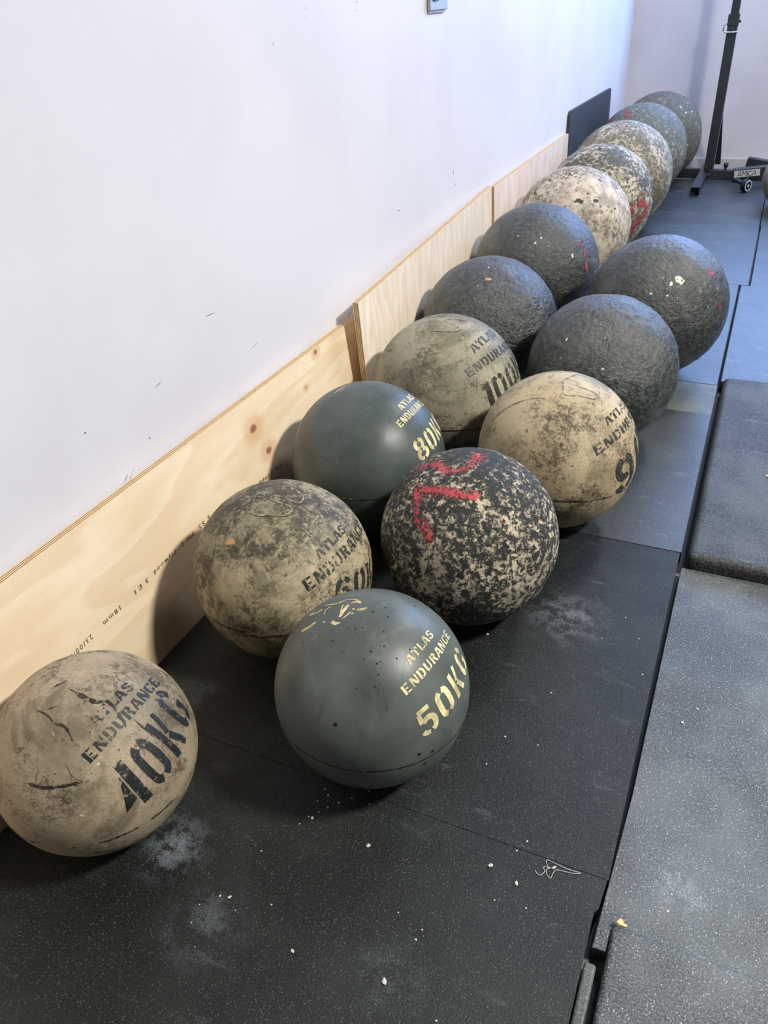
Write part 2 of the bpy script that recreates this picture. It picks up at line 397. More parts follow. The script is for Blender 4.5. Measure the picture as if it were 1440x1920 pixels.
def mat_obj(b, mat, label, bev=.0025, seg=2, group='rubber floor mats'):
    o = box('rubber_floor_mat', b, mat, bev=min(bev, .0008) if bev == .0025 else bev, seg=seg)
    return tag(o, label, 'floor mat', group)
T = -.03
def prism(poly, z0, z1, mat, bev=.0008):
    bm = bmesh.new(); lo = [bm.verts.new((x, y, z0)) for x, y in poly]; hi = [bm.verts.new((x, y, z1)) for x, y in poly]; n_ = len(poly)
    bm.faces.new(lo[::-1]); top = bm.faces.new(hi)
    for i in range(n_): bm.faces.new((lo[i], lo[(i+1) % n_], hi[(i+1) % n_], hi[i]))
    bmesh.ops.bevel(bm, geom=list(top.edges), offset=bev, segments=2, profile=.5, affect='EDGES')
    return obj_bm('rubber_floor_mat', bm, mat)
tag(prism([(-1.04,-.30), (-.026,-.30), (-.026,.672), (-.020,.680), (-.0165,.7297), (-1.04,.7297)], T, 0, M['mat_near']), 'black granular rubber mat in the near left corner of the floor', 'floor mat', 'rubber floor mats')
mat_obj((-1.04, -.0150, .7301, 1.6295, T, 0), M['mat_near'], 'black granular rubber mat under the grey 50KG ball and the red-marked ball')
mat_obj((-1.04, -.012, 1.6303, 2.4065, T, .001), M['mat_mid'], 'smooth black rubber mat under the cream 90KG ball')
mat_obj((-1.04, -.012, 2.4073, 2.642, T, 0), M['mat_patch'], 'narrow dusty grey rubber strip filling in beside the dark pitted ball')
mat_obj((-1.04, -.014, 2.645, 3.774, T, 0), M['mat_mid'], 'black rubber mat under the outermost dark red-flecked ball')
mat_obj((-1.04, .024, 3.777, 4.90, T, 0), M['mat_far'], 'black rubber mat with curved scuff beside the two pale mottled balls')
mat_obj((-1.04, .024, 4.904, 6.085, T, 0), M['mat_far'], 'chalky black rubber mat under the foot of the squat stand')
# right-hand column
tag(prism([(-.018,.620), (.0025,.622), (.0025,.6635), (1.0,.6635), (1.0,1.572), (-.0055,1.572), (-.0065,.90)], T, 0, M['mat_right'], .0015), 'speckled black rubber mat right of the long dark seam, before the thick slab', 'floor mat', 'rubber floor mats')
mat_obj((.0035, 1.0, -.30, .6625, T, .009), M['mat_right'], 'raised black rubber mat in the near right corner with a wood chip at its corner', bev=.007, seg=4)
mat_obj((-.0235, -.0065, -.30, .602, T, -.006), M['mat_patch'], 'thin grey-stained rubber strip wedged in the gap at the bottom edge', bev=.004, seg=3)
mat_obj((.003, 1.0, 1.579, 2.648, T, .034), M['mat_crash'], 'thick coarse black rubber slab with rounded edges standing proud of the floor', bev=.018, seg=6)
mat_obj((-.006, 1.0, 2.662, 3.745, T, .008), M['mat_far'], 'blue-lit black rubber mat right behind the thick rounded slab', bev=.003)
mat_obj((.034, 1.03, 3.75, 4.858, T, .002), M['mat_far'], 'black rubber mat at the right edge beyond the blue-lit mat')
mat_obj((.030, 1.03, 4.862, 6.085, T, 0), M['mat_far'], 'black rubber mat under the half-seen brown-grey ball')
for i, (y0, y1) in enumerate(((-.30, .66), (.663, 1.64), (1.643, 2.63), (2.633, 3.62), (3.623, 4.85), (4.853, 6.085))):
    mat_obj((1.035, 2.03, y0, y1, T, 0), M['mat_far'], 'black rubber mat beyond the right edge of the picture')

# ------------------------------------------------------------------ plywood boards leaning on the left wall
def wood(name, a, b, ring, rot, scale, warm=.5, seed=0, knots=()):
    g = G(name); co = g.coord(loc=(seed, seed*1.3, 0), rot=rot, scale=scale); oc = g.coord('Object')
    dn = g.noise(co, 2.2, 3, .5, .4)
    w = g.math('FRACT', g.math('MULTIPLY', dn, 7.0))
    ringm = g.math('MULTIPLY', g.step(w, .0, .75), g.step(w, .85, 1.0, 1, 0))
    fine = g.noise(g.coord(loc=(0, 0, seed), rot=rot, scale=tuple(s_*4 for s_ in scale)), 12, 4, .6)
    c = g.mix(g.step(g.noise(oc, 3, 3), .35, .65), s2l(a), s2l(b))
    c = g.mix(g.math('MULTIPLY', ringm, warm), c, s2l(ring))
    c = g.mix(g.step(fine, .45, .7, 0, .16), c, s2l(ring))
    for (y, z, r) in knots:
        n_ = g.t.nodes.new('ShaderNodeVectorMath'); n_.operation = 'MULTIPLY'; g.put(n_.inputs[0], oc); n_.inputs[1].default_value = (0, .8, 1)
        d = g.math('ADD', g.dist_to(n_.outputs[0], (0, y*.8, z)), g.math('MULTIPLY', g.math('SUBTRACT', g.noise(oc, 60, 3), .5), .006))
        c = g.mix(g.step(d, r*1.3, r*3.2, .45, 0), c, s2l((214,160,96)))
        c = g.mix(g.step(d, r*.4, r, .85, 0), c, s2l((140,84,48)))
    return g.bsdf(c, .55, g.bump(fine, .08, .001), spec=.35)
M['ply1'] = wood('pine_plywood_face', (250,232,200), (248,227,192), (228,190,140), (0.35, 0, 0), (1, .55, 2.2), .36, 3,
                 knots=((1.359,.306,.015), (1.398,.227,.013), (1.70,.368,.009), (1.62,.30,.005)))
M['ply2'] = wood('cool_lit_plywood_face', (246,232,212), (243,226,202), (222,192,158), (0, 0, 0), (1, 4.2, .8), .40, 11)  # paler, pinker than the near board: bluish light put into the colour
M['ply3'] = wood('cool_lit_plywood_face_far', (244,230,216), (240,222,206), (216,182,154), (0, 0, 0), (1, 5.0, .7), .5, 23)  # far board likewise: cool light painted into its wood tone
# laminations seen on the cut edges: bands across the thickness
def ply_edge(name):
    g = G(name); s_ = g.sep(g.coord('UV'))
    w = g.math('FRACT', g.math('MULTIPLY', s_[0], 3.5))
    c = g.mix(g.step(w, .45, .55), s2l((238,214,170)), s2l((150,112,72)))
    c = g.mix(g.step(g.noise(g.coord(), 60, 4), .5, .7, 0, .2), c, s2l((120,86,56)))
    return g.bsdf(c, .7, g.bump(w, .2, .001), spec=.25)
M['ply_edge'] = ply_edge('plywood_cut_edge')

def board(name, b0, b1, t0, t1, thick, mats, label, cat='board', group=None, back_gap=True, nseg=10, rc=0.0):
    """leaning sheet: bottom front corners b0,b1 and top front corners t0,t1 as (x,y,z); thickness towards the wall"""
    b0, b1, t0, t1 = map(Vector, (b0, b1, t0, t1))
    off = Vector((-thick, 0, 0)); V = []; F = []; MI = []; UV = []
    def P(u, v, k): return b0.lerp(b1, u).lerp(t0.lerp(t1, u), v) + off*k
    def grid(fn, nu, nv, mi, uvf):
        base = len(V)
        for i in range(nu+1):
            for j in range(nv+1): V.append(fn(i/nu, j/nv))
        for i in range(nu):
            for j in range(nv):
                F.append((base+i*(nv+1)+j, base+(i+1)*(nv+1)+j, base+(i+1)*(nv+1)+j+1, base+i*(nv+1)+j+1)); MI.append(mi)
                for (a_, b_) in ((i, j), (i+1, j), (i+1, j+1), (i, j+1)): UV.append(uvf(a_/nu, b_/nv))
    grid(lambda u, v: P(u, v, 0), nseg, 4, 0, lambda u, v: (u, v))
    grid(lambda u, v: P(u, v, 1), nseg, 4, 0, lambda u, v: (u, v))
    grid(lambda u, v: P(u, 1, v), nseg, 1, 1, lambda u, v: (v, u))
    grid(lambda u, v: P(u, 0, v), nseg, 1, 1, lambda u, v: (v, u))
    grid(lambda u, v: P(0, u, v), 4, 1, 1, lambda u, v: (v, u))
    grid(lambda u, v: P(1, u, v), 4, 1, 1, lambda u, v: (v, u))
    o = link_mesh(name, V, F, mats, smooth=False, mi=MI)
    uv = o.data.uv_layers.new(name='UVMap')
    for i, q in enumerate(UV): uv.data[i].uv = q
    bm = bmesh.new(); bm.from_mesh(o.data); bmesh.ops.remove_doubles(bm, verts=bm.verts, dist=1e-5)
    bmesh.ops.recalc_face_normals(bm, faces=bm.faces); bm.to_mesh(o.data); bm.free()
    return tag(o, label, cat, group)

PLY = 'plywood boards leaning along the left wall'
board1 = board('plywood_board', (-.976,-.35,0), (-.980,1.955,0), (-1.010,-.35,.392), (-1.018,1.955,.378), .018, [M['ply1'], M['ply_edge']],
      'low pine plywood board nearest the camera, knotted, leaning on the white wall', 'board', PLY)
board2 = board('plywood_board', (-.940,1.868,0), (-1.009,3.262,0), (-.962,1.868,.452), (-1.022,3.262,.486), .018, [M['ply2'], M['ply_edge']],
      'taller pale plywood board behind the olive 100KG ball, its near end standing off the wall', 'board', PLY)
board3 = board('plywood_board', (-1.008,3.285,0), (-1.022,4.66,0), (-1.016,3.285,.480), (-1.026,4.66,.486), .018, [M['ply3'], M['ply_edge']],
      'farthest pale plywood board, between the second board and the black panel', 'board', PLY)
M['panel'] = plain('black_rubber_panel', (52,60,64), .55, bump=(60, .3))
# standing black sheet with rounded top corners
def panel():
    y0, y1, z1 = 4.68, 5.86, .592; r = .03; pr = []
    for cy, a0 in ((y1-r, 0), (y0+r, 90)):
        for k in range(7):
            a = math.radians(a0+k*15); pr.append((cy+r*math.cos(a), z1-r+r*math.sin(a)))
    pr = [(y1, 0)] + pr + [(y0, 0)]
    V = []
    for dx in (0, -.014):
        for (y, z) in pr: V.append((-1.022 + dx - .007*z/.6, y, z))
    nn = len(pr); F = [tuple(range(nn)), tuple(range(nn, 2*nn))[::-1]] + [(i, (i+1) % nn, nn+(i+1) % nn, nn+i) for i in range(nn)]
    o = link_mesh('standing_slab', V, F, M['panel'], smooth=False)
    bm = bmesh.new(); bm.from_mesh(o.data); bmesh.ops.recalc_face_normals(bm, faces=bm.faces); bm.to_mesh(o.data); bm.free()
    tag(o, 'dark grey rectangular panel standing on edge against the wall behind the farthest balls', 'panel')
panel()

# printed grade stamps on the near board (upside down, as it stands)
M['ink'] = paint('faint_ink_stamp', (84,66,48), .40, .46, 400, seed=3)
def stamp(txt, y_start, z_start, y_end, z_end, size, body_parent):
    cu = bpy.data.curves.new('stamp', 'FONT'); cu.body = txt; cu.size = size; cu.space_character = 1.35; cu.resolution_u = 2
    tmp = bpy.data.objects.new('tmp', cu); COL.objects.link(tmp); dg = bpy.context.evaluated_depsgraph_get(); dg.update()
    me = bpy.data.meshes.new_from_object(tmp.evaluated_get(dg)); bpy.data.objects.remove(tmp)
    xs = [v.co.x for v in me.vertices]; w = max(xs) or 1
    L = math.hypot(y_end-y_start, z_end-z_start); ty, tz = (y_end-y_start)/L, (z_end-z_start)/L
    for v in me.vertices:
        u = v.co.x/w*L; h = v.co.y
        y = y_start+ty*u - tz*h*(1); z = z_start+tz*u + ty*h
        f_ = z/.385; x = -.978 - .036*f_
        v.co = (x+.0011, y, z)
    me.materials.clear(); me.materials.append(M['ink'])
    o = bpy.data.objects.new('printed_stamp', me); COL.objects.link(o); o.parent = body_parent
    o['label'] = 'faint brown printed grade stamp'
for wd_, ya, yb in (('S S5', 1.13, 1.085), ('FN-2', 1.065, 1.02), ('Plywood', 1.00, .925), ('3', .905, .897), ('E1', .885, .862), ('18mm', .82, .768), ('23/00/22', .735, .665)):
    stamp(wd_, ya, .180+(ya-.665)*.054, yb, .180+(yb-.665)*.054, .0155, board1)
stamp('EN 13986', 1.43, .172, 1.33, .178, .014, board1)
stamp('PINE OAL', 1.43, .150, 1.34, .156, .014, board1)

# ------------------------------------------------------------------ stone balls
SPEC = {
 '40': (-.8133,.5387,.1597), '50': (-.4508,.8232,.1670), '60': (-.7515,1.0397,.1834), '75': (-.4306,1.2712,.1885),
 '90': (-.3440,1.6862,.1942), '80': (-.7739,1.4996,.1921), '100': (-.7170,1.9055,.2105), 'A': (-.7440,2.3850,.2245),
 'B': (-.7520,3.0060,.2405), 'C': (-.3297,2.1630,.2150), 'D': (-.2555,2.7100,.2313), 'E': (-.7480,3.6090,.2535),
 'F': (-.7359,4.1235,.2600), 'G': (-.7290,4.6730,.2750), 'H': (-.7400,5.4150,.2760), 'I': (-.7089,5.9730,.2779), 'J': (.1519, 5.3303, .1640)}
ROUGHNESS = {'40':.7, '60':.9, '90':.6, '100':.7, '50':.15, '80':.1, '75':1.6, 'A':2.4, 'B':2.0, 'C':2.6, 'D':2.4, 'E':1.2, 'F':1.4, 'G':1.2, 'H':1.6, 'I':2.0, 'J':1.2}
SEAM = {'50': ((.013,.056,.998), -.126), '80': ((-.042,.125,.991), -.141), '90': ((.049,.092,.995), -.211), 'B': ((-.124,.147,.981), -.304),
        '60': ((.02,.06,.998), -.15), '40': ((.02,.05,.998), -.19), '100': ((.02,.1,.995), -.2)}
LABEL = {
 '40': ('tan concrete ball stencilled 40KG in black, nearest the lower left corner', None),
 '50': ('smooth slate grey ball stencilled 50KG in cream, in front of all the others', None),
 '60': ('stained tan ball with black 60KG stencil, behind the cream-lettered grey ball at the boards', None),
 '80': ('smooth dark green-grey ball stencilled 80KG in cream, resting near the plywood', None),
 '75': ('black ball with cream flaking all over and a red spray-painted mark on top', None),
 '90': ('cream concrete ball with brown speckles and black 90KG stencil, in the right-hand row', None),
 '100': ('olive-grey concrete ball with black 100KG stencil, before the taller plywood board', None),
 'A': ('rough black ball with a small orange chip near its top, behind the olive 100KG ball', None),
 'B': ('black ball with pink-red specks down its right side, in the wall-side row', None),
 'C': ('rough black ball with no red paint, right behind the cream 90KG ball', None),
 'D': ('black ball with pink-red streaks and a white chip, farthest right of the dark balls', None),
 'E': ('pale pitted cream ball without red paint, just behind the dark ball with the pink specks', None),
 'F': ('cream and grey ball with a large red painted ring low on its right side', None),
 'G': ('grey-cream mottled ball with no red paint, behind the ball with the red ring', None),
 'H': ('dark grey scuffed ball with two small red dabs at its upper left', None),
 'I': ('plain dark grey worn ball farthest away, next to the end wall', None),
 'J': ('brown-grey ball cut off by the right edge of the picture beside the stand', None)}
TEXTS = [
('40','ATLAS',(0.499,-0.253,0.829),(0.506,0.267,0.82),(0.412,-0.212,0.886),(0,1)),
('40','ENDURANCE',(0.586,-0.496,0.641),(0.555,0.535,0.637),(0.499,-0.487,0.717),(0,1)),
('40','40KG',(0.958,-0.267,0.104),(0.985,0.052,0.166),(0.771,-0.246,0.587),(0.19,0.47)),
('50','ATLAS',(0.573,-0.284,0.769),(0.628,0.17,0.759),(0.512,-0.254,0.821),(0,1)),
('50','ENDURANCE',(0.617,-0.504,0.604),(0.71,0.387,0.588),(0.548,-0.506,0.666),(0,1)),
('50','50KG',(0.855,-0.481,0.195),(0.964,-0.038,0.262),(0.741,-0.492,0.457),(0.1,0.565)),
('80','ATLAS',(0.557,-0.111,0.823),(0.525,0.353,0.774),(0.486,-0.061,0.872),(0,1)),
('80','ENDURANCE',(0.627,-0.329,0.706),(0.638,0.343,0.689),(0.564,-0.29,0.773),(0,0.86)),
('80','80KG',(0.915,-0.26,0.308),(0.926,0.159,0.341),(0.785,-0.296,0.544),(0.107,0.565)),
('60','ATLAS',(0.723,-0.372,0.582),(0.777,0.118,0.619),(0.653,-0.377,0.656),(0,1)),
('60','ENDURANCE',(0.697,-0.628,0.345),(0.855,0.27,0.444),(0.625,-0.632,0.458),(0,0.8)),
('60','60KG',(0.89,-0.446,0.094),(1.0,0.017,-0.025),(0.818,-0.442,0.369),(0,0.476)),
('90','ATLAS',(0.654,-0.396,0.645),(0.745,0.261,0.613),(0.588,-0.378,0.715),(0,1)),
('90','ENDURANCE',(0.607,-0.69,0.394),(0.857,0.123,0.5),(0.534,-0.692,0.486),(0,0.62)),
('90','90KG',(0.928,-0.304,-0.214),(0.99,0.008,-0.138),(0.85,-0.451,0.272),(0.107,0.28)),
('100','ATLAS',(0.534,-0.409,0.74),(0.616,0.205,0.761),(0.452,-0.367,0.813),(0,1)),
('100','ENDURANCE',(0.546,-0.662,0.514),(0.779,0.258,0.572),(0.465,-0.653,0.598),(0,0.85)),
('100','100KG',(0.829,-0.543,0.138),(0.973,-0.081,0.214),(0.717,-0.543,0.437),(0.095,0.47)),
]
STROKES = [
('75','red',14,[(0.046,0.235,0.971),(0.057,-0.065,0.996),(-0.046,-0.211,0.976),(-0.189,-0.224,0.956),(-0.419,-0.024,0.908)]),
('75','red',11,[(-0.387,-0.065,0.92),(-0.497,-0.103,0.862),(-0.462,-0.22,0.859)]),
('75','red',10,[(-0.494,-0.336,0.802),(-0.44,-0.447,0.779),(-0.367,-0.593,0.717),(-0.321,-0.724,0.61),(-0.189,-0.798,0.573),(-0.093,-0.879,0.467)]),
('75','red',11,[(-0.424,-0.44,0.792),(-0.226,-0.484,0.846),(-0.002,-0.496,0.868),(0.193,-0.481,0.855),(0.271,-0.395,0.878)]),
('F','red',12,[(0.831,-0.473,0.293),(0.889,-0.424,0.174)]),
('F','red',14,[(0.798,-0.594,0.107),(0.916,-0.399,0.032),(0.947,-0.302,-0.114),(0.827,-0.516,-0.224),(0.768,-0.536,-0.35),(0.744,-0.436,-0.506)]),
('F','red',10,[(0.798,-0.594,0.107),(0.732,-0.681,0.036),(0.744,-0.646,-0.172)]),
('B','red',6,[(0.703,-0.395,0.591),(0.828,-0.373,0.42),(0.881,-0.404,0.246),(0.899,-0.432,0.067)]),
('B','red',6,[(0.955,-0.074,0.286),(0.991,-0.064,0.116)]),
('D','red',8,[(0.538,-0.111,0.836),(0.587,-0.039,0.809)]),
('D','red',8,[(0.587,-0.342,0.734),(0.672,-0.356,0.649),(0.74,-0.358,0.57)]),
('D','red',7,[(0.757,0.077,0.649),(0.841,0.024,0.54)]),
('D','red',7,[(0.858,-0.419,0.297),(0.897,-0.421,0.137)]),
('D','red',6,[(0.946,-0.093,0.311),(0.959,-0.172,0.226)]),
('H','red',9,[(-0.348,-0.283,0.894),(-0.266,-0.605,0.751)]),
('H','red',9,[(-0.667,-0.344,0.661),(-0.51,-0.471,0.72)]),
('60','line',1.6,[(-0.161,-0.088,0.983),(-0.039,-0.333,0.942),(0.127,-0.299,0.946),(0.283,-0.228,0.932),(0.294,-0.113,0.949),(0.049,-0.103,0.993),(0.046,-0.026,0.999),(0.168,-0.019,0.986),(0.311,-0.01,0.95),(0.315,0.086,0.945),(0.262,0.138,0.955),(0.075,0.198,0.977),(-0.03,0.141,0.99),(-0.106,0.064,0.992),(-0.057,-0.085,0.995),(-0.161,-0.088,0.983)]),
('90','line',1.6,[(0.018,-0.067,0.998),(0.048,-0.202,0.978),(0.095,-0.324,0.941),(0.253,-0.282,0.926),(0.432,-0.203,0.879),(0.44,-0.103,0.892),(0.302,-0.106,0.947),(0.182,-0.117,0.976)]),
('90','line',1.6,[(0.018,-0.067,0.998),(0.076,0.075,0.994),(0.149,0.242,0.959),(0.295,0.217,0.93),(0.435,0.068,0.898)]),
('90','line',1.2,[(-0.779,-0.445,0.442),(-0.642,-0.434,0.632),(-0.447,-0.42,0.79),(-0.223,-0.409,0.885),(-0.099,-0.423,0.901)]),
('100','line',1.6,[(-0.201,-0.061,0.978),(-0.085,-0.318,0.944),(0.174,-0.283,0.943),(0.256,-0.195,0.947),(0.21,-0.162,0.964),(0.009,-0.087,0.996),(0.092,0.003,0.996),(0.262,0.045,0.964)]),
('100','line',1.2,[(0.294,-0.398,0.869),(0.296,-0.243,0.924),(0.405,-0.296,0.865),(0.37,-0.164,0.914)]),
('60','line',1.2,[(0.47,-0.256,0.845),(0.588,-0.264,0.765),(0.503,-0.167,0.848),(0.557,-0.153,0.816)]),
('60','line',1.2,[(0.48,-0.029,0.877),(0.532,-0.069,0.844),(0.553,0.011,0.833),(0.594,-0.039,0.804),(0.556,-0.088,0.826)]),
('60','line',1.0,[(0.525,0.128,0.841),(0.587,0.098,0.803)]),
('60','line',1.0,[(0.525,0.19,0.83),(0.58,0.159,0.799)]),
('40','crack',3.2,[(0.066,-0.086,0.994),(0.237,-0.095,0.967),(0.376,-0.079,0.923),(0.442,-0.016,0.897),(0.571,-0.043,0.82),(0.678,-0.094,0.729)]),
('40','crack',2,[(-0.081,-0.365,0.928),(0.05,-0.372,0.927),(0.163,-0.401,0.902),(0.276,-0.392,0.878),(0.393,-0.447,0.803)]),
('40','crack',2.6,[(0.127,-0.827,0.547),(0.28,-0.801,0.53),(0.431,-0.728,0.533),(0.561,-0.633,0.534)]),
('40','crack',1.5,[(0.684,0.008,0.729),(0.777,0.017,0.63),(0.857,0.036,0.513)]),
('40','crack',2,[(-0.087,-0.12,0.989),(-0.03,-0.044,0.999),(-0.023,-0.02,1.0)]),
('40','crack',1.6,[(0.031,-0.326,0.945),(0.095,-0.269,0.959)]),
('60','crack',2,[(0.05,-0.988,-0.147),(0.452,-0.885,-0.112)]),
('50','logo',2.2,[(-0.514,0.087,0.853),(-0.371,0.086,0.924),(-0.281,0.157,0.947),(-0.162,0.17,0.972)]),
('50','logo',4,[(-0.654,0.005,0.756),(-0.545,-0.027,0.838),(-0.497,0.024,0.867)]),
('50','logo',4.5,[(-0.607,-0.242,0.757),(-0.53,-0.223,0.818),(-0.463,-0.172,0.87)]),
('50','logo',4,[(-0.218,0.07,0.973),(-0.224,-0.021,0.974),(-0.223,-0.127,0.967)]),
('50','logo',1.5,[(-0.279,0.066,0.958),(-0.252,-0.036,0.967),(-0.227,-0.091,0.97)]),
('50','logo',4.5,[(-0.208,0.086,0.974),(-0.164,0.138,0.977),(-0.108,0.115,0.987)]),
('50','logo',3.5,[(-0.096,0.002,0.995),(-0.043,0.035,0.998),(-0.016,0.067,0.998)]),
('50','logo',3.5,[(-0.289,-0.188,0.939),(-0.228,-0.204,0.952),(-0.185,-0.184,0.965)]),
('50','logo',2,[(-0.282,-0.168,0.945),(-0.237,-0.186,0.954)]),
('50','logo',1.5,[(-0.417,-0.085,0.905),(-0.44,-0.01,0.898),(-0.407,0.049,0.912)]),
('50','logo',2,[(-0.182,-0.14,0.973),(-0.158,-0.082,0.984),(-0.147,-0.034,0.989)]),
('50','logo',2,[(-0.382,-0.174,0.908),(-0.342,-0.2,0.918)]),
('50','logo',2,[(-0.124,-0.064,0.99),(-0.112,-0.043,0.993)]),
('50','logo',2,[(-0.154,0.014,0.988),(-0.114,0.004,0.993)]),
('50','logo',1.5,[(-0.791,-0.238,0.564),(-0.763,-0.193,0.617)]),
('50','logo',1.5,[(-0.695,-0.199,0.691),(-0.658,-0.191,0.729)]),
('80','logo',3,[(-0.353,-0.137,0.925),(-0.33,-0.038,0.943),(-0.288,0.071,0.955)]),
('80','logo',1.6,[(-0.288,-0.119,0.95),(-0.255,-0.04,0.966)]),
('80','logo',2,[(-0.288,0.071,0.955),(-0.158,0.104,0.982)]),
('80','logo',1.4,[(-0.386,0.208,0.899),(-0.263,0.165,0.951)]),
]
HOLES50 = [(0.038,0.205,0.978),(0.013,0.122,0.992),(0.143,0.151,0.978),(0.334,0.421,0.844),(0.06,0.033,0.998),(0.213,0.04,0.976),(-0.018,-0.07,0.997),(-0.078,-0.238,0.968),(-0.003,-0.227,0.974),(0.051,-0.185,0.981),(0.251,-0.141,0.958),(-0.2,-0.305,0.931),(-0.46,-0.297,0.837),(-0.51,-0.383,0.77),(-0.169,-0.384,0.908),(0.312,-0.274,0.91),(0.222,-0.374,0.9),(0.191,-0.457,0.869),(0.332,-0.41,0.849),(0.313,-0.443,0.84),(0.452,-0.311,0.836),(0.522,-0.162,0.838),(0.355,-0.512,0.782),(0.54,-0.398,0.742),(0.21,-0.674,0.708),(0.356,-0.602,0.715),(-0.025,-0.466,0.885),(0.082,-0.906,0.416),(0.863,-0.502,-0.05),(0.807,-0.562,-0.181),(0.78,-0.625,0.012),(0.029,-0.266,0.964)]
HOLES80 = [(0.019,0.186,0.982),(-0.226,-0.463,0.857),(0.505,-0.356,0.786),(-0.488,-0.472,0.734)]
SPOTS = [
('60','tan',0.0085,(-0.16,-0.632,0.758)),
('D','white',0.013,(0.325,-0.712,0.622)),
('D','white',0.006,(0.229,-0.78,0.582)),
('D','white',0.004,(-0.002,-0.886,0.464)),
('D','white',0.003,(0.21,-0.868,0.449)),
('D','white',0.002,(0.737,-0.624,0.26)),
('A','tan',0.008,(0.127,-0.49,0.863)),
('A','white',0.003,(0.059,-0.289,0.956)),
('A','white',0.0022,(0.013,-0.613,0.79)),
('A','white',0.002,(-0.728,-0.504,0.464)),
('B','white',0.004,(0.231,-0.703,0.672)),
('B','white',0.006,(0.697,-0.592,0.404)),
('B','white',0.0045,(0.16,-0.776,0.61)),
('B','white',0.003,(-0.125,-0.718,0.685)),
('B','white',0.003,(0.789,-0.604,-0.113)),
('B','white',0.003,(0.984,-0.163,0.069)),
('C','white',0.004,(-0.37,-0.673,0.641)),
('C','white',0.003,(0.154,-0.905,0.397)),
('C','white',0.002,(-0.406,-0.803,0.437)),
('E','dark',0.012,(0.247,-0.756,0.606)),
('E','dark',0.006,(0.181,-0.778,0.602)),
('E','dark',0.006,(-0.048,-0.321,0.946)),
('E','dark',0.009,(-0.579,-0.488,0.653)),
('E','dark',0.005,(-0.696,-0.433,0.573)),
('E','dark',0.007,(-0.363,-0.404,0.84)),
('E','dark',0.007,(0.456,-0.279,0.845)),
('E','dark',0.01,(0.488,-0.639,0.595)),
('E','dark',0.005,(0.341,-0.628,0.7)),
('E','dark',0.005,(0.779,-0.446,0.44)),
('F','dark',0.01,(-0.007,-0.288,0.957)),
('F','dark',0.007,(-0.347,-0.262,0.901)),
('F','dark',0.006,(-0.386,-0.462,0.799)),
('F','dark',0.005,(-0.158,-0.459,0.874)),
('G','dark',0.007,(-0.252,-0.366,0.896)),
('G','dark',0.006,(-0.115,-0.265,0.957)),
('75','white',0.0035,(-0.514,-0.856,0.055)),
('40','white',0.002,(0.636,-0.459,0.621)),
('40','white',0.0025,(0.592,-0.766,0.25)),
('I','white',0.006,(0.481,-0.494,0.724)),
('I','white',0.007,(0.612,-0.508,0.606)),
('I','white',0.006,(0.723,-0.318,0.613)),
('I','white',0.005,(0.763,-0.644,-0.057)),
('H','dark',0.006,(0.592,-0.442,0.674)),
('90','dark',0.004,(0.217,-0.816,0.535)),
]

AMP = .001
def disp(k, d):
    """surface radius of ball k in direction d"""
    r = SPEC[k][2]; a = ROUGHNESS[k]*AMP; sd = (sum(map(ord, k))*1.37) % 50
    p = Vector(d)*r + Vector((sd, sd*.7, -sd))
    v = noise.fractal(p*14, .8, 2.0, 3)*.9 + noise.fractal(p*60, .9, 2.0, 2)*.45
    v = max(-1.6, min(.6, v-.35))
    if k in 'ABCD': v += .35*noise.fractal(p*130, .9, 2.0, 1)
    return r + v*a

def sphere_geo(k, nu=224, nv=112):
    V = []; F = []
    V.append(Vector((0, 0, 1))*disp(k, (0, 0, 1)))
    for j in range(1, nv):
        th = math.pi*j/nv
        for i in range(nu):
            ph = 2*math.pi*i/nu; d = Vector((math.sin(th)*math.cos(ph), math.sin(th)*math.sin(ph), math.cos(th)))
            V.append(d*disp(k, d))
    V.append(Vector((0, 0, -1))*(SPEC[k][2]))
    for i in range(nu): F.append((0, 1+i, 1+(i+1) % nu))
    for j in range(nv-2):
        for i in range(nu):
            a = 1+j*nu+i; b = 1+j*nu+(i+1) % nu; F.append((a, a+nu, b+nu, b))
    s = 1+(nv-2)*nu; e = len(V)-1
    for i in range(nu): F.append((s+i, e, s+(i+1) % nu))
    return V, F

def strip_pts(dirs, r, step=.004):
    """densified unit directions along a smooth path"""
    D = [Vector(d).normalized() for d in dirs]; out = []
    n_ = len(D)
    for i in range(n_-1):
        p0 = D[max(i-1, 0)]; p1 = D[i]; p2 = D[i+1]; p3 = D[min(i+2, n_-1)]
        m_ = max(2, int(p1.angle(p2)*r/step))
        for q in range(m_):
            t = q/m_
            v = 0.5*((2*p1) + (p2-p0)*t + (2*p0-5*p1+4*p2-p3)*t*t + (3*p1-p0-3*p2+p3)*t**3)
            out.append(v.normalized())
    out.append(D[-1]); return out

def stroke_geo(k, dirs, w, lift, V, F, jag=.25, nw=4, rnd=None, taper=True, E=None):
    r = SPEC[k][2]; P = strip_pts(dirs, r); base = len(V); rnd = rnd or random.Random(len(V)+7)
    n_ = len(P)
    for i, p in enumerate(P):
        t = (P[min(i+1, n_-1)] - P[max(i-1, 0)]).normalized(); s = p.cross(t).normalized()
        e = 1.0
        if taper: e = min(1.0, .35 + min(i, n_-1-i)/max(1, n_)*6)
        ww = w*e*(1+rnd.uniform(-jag, jag))
        for j in range(nw+1):
            d = (p*r + s*ww*(j/nw-.5)).normalized(); V.append(d*(disp(k, d)+lift*(1 if 0 < j < nw else .6)))
            if E is not None: E.append(min(1-abs(2*j/nw-1), min(i, n_-1-i)*.22))
    for i in range(n_-1):
        for j in range(nw):
            a = base+i*(nw+1)+j; F.append((a, a+1, a+nw+2, a+nw+1))

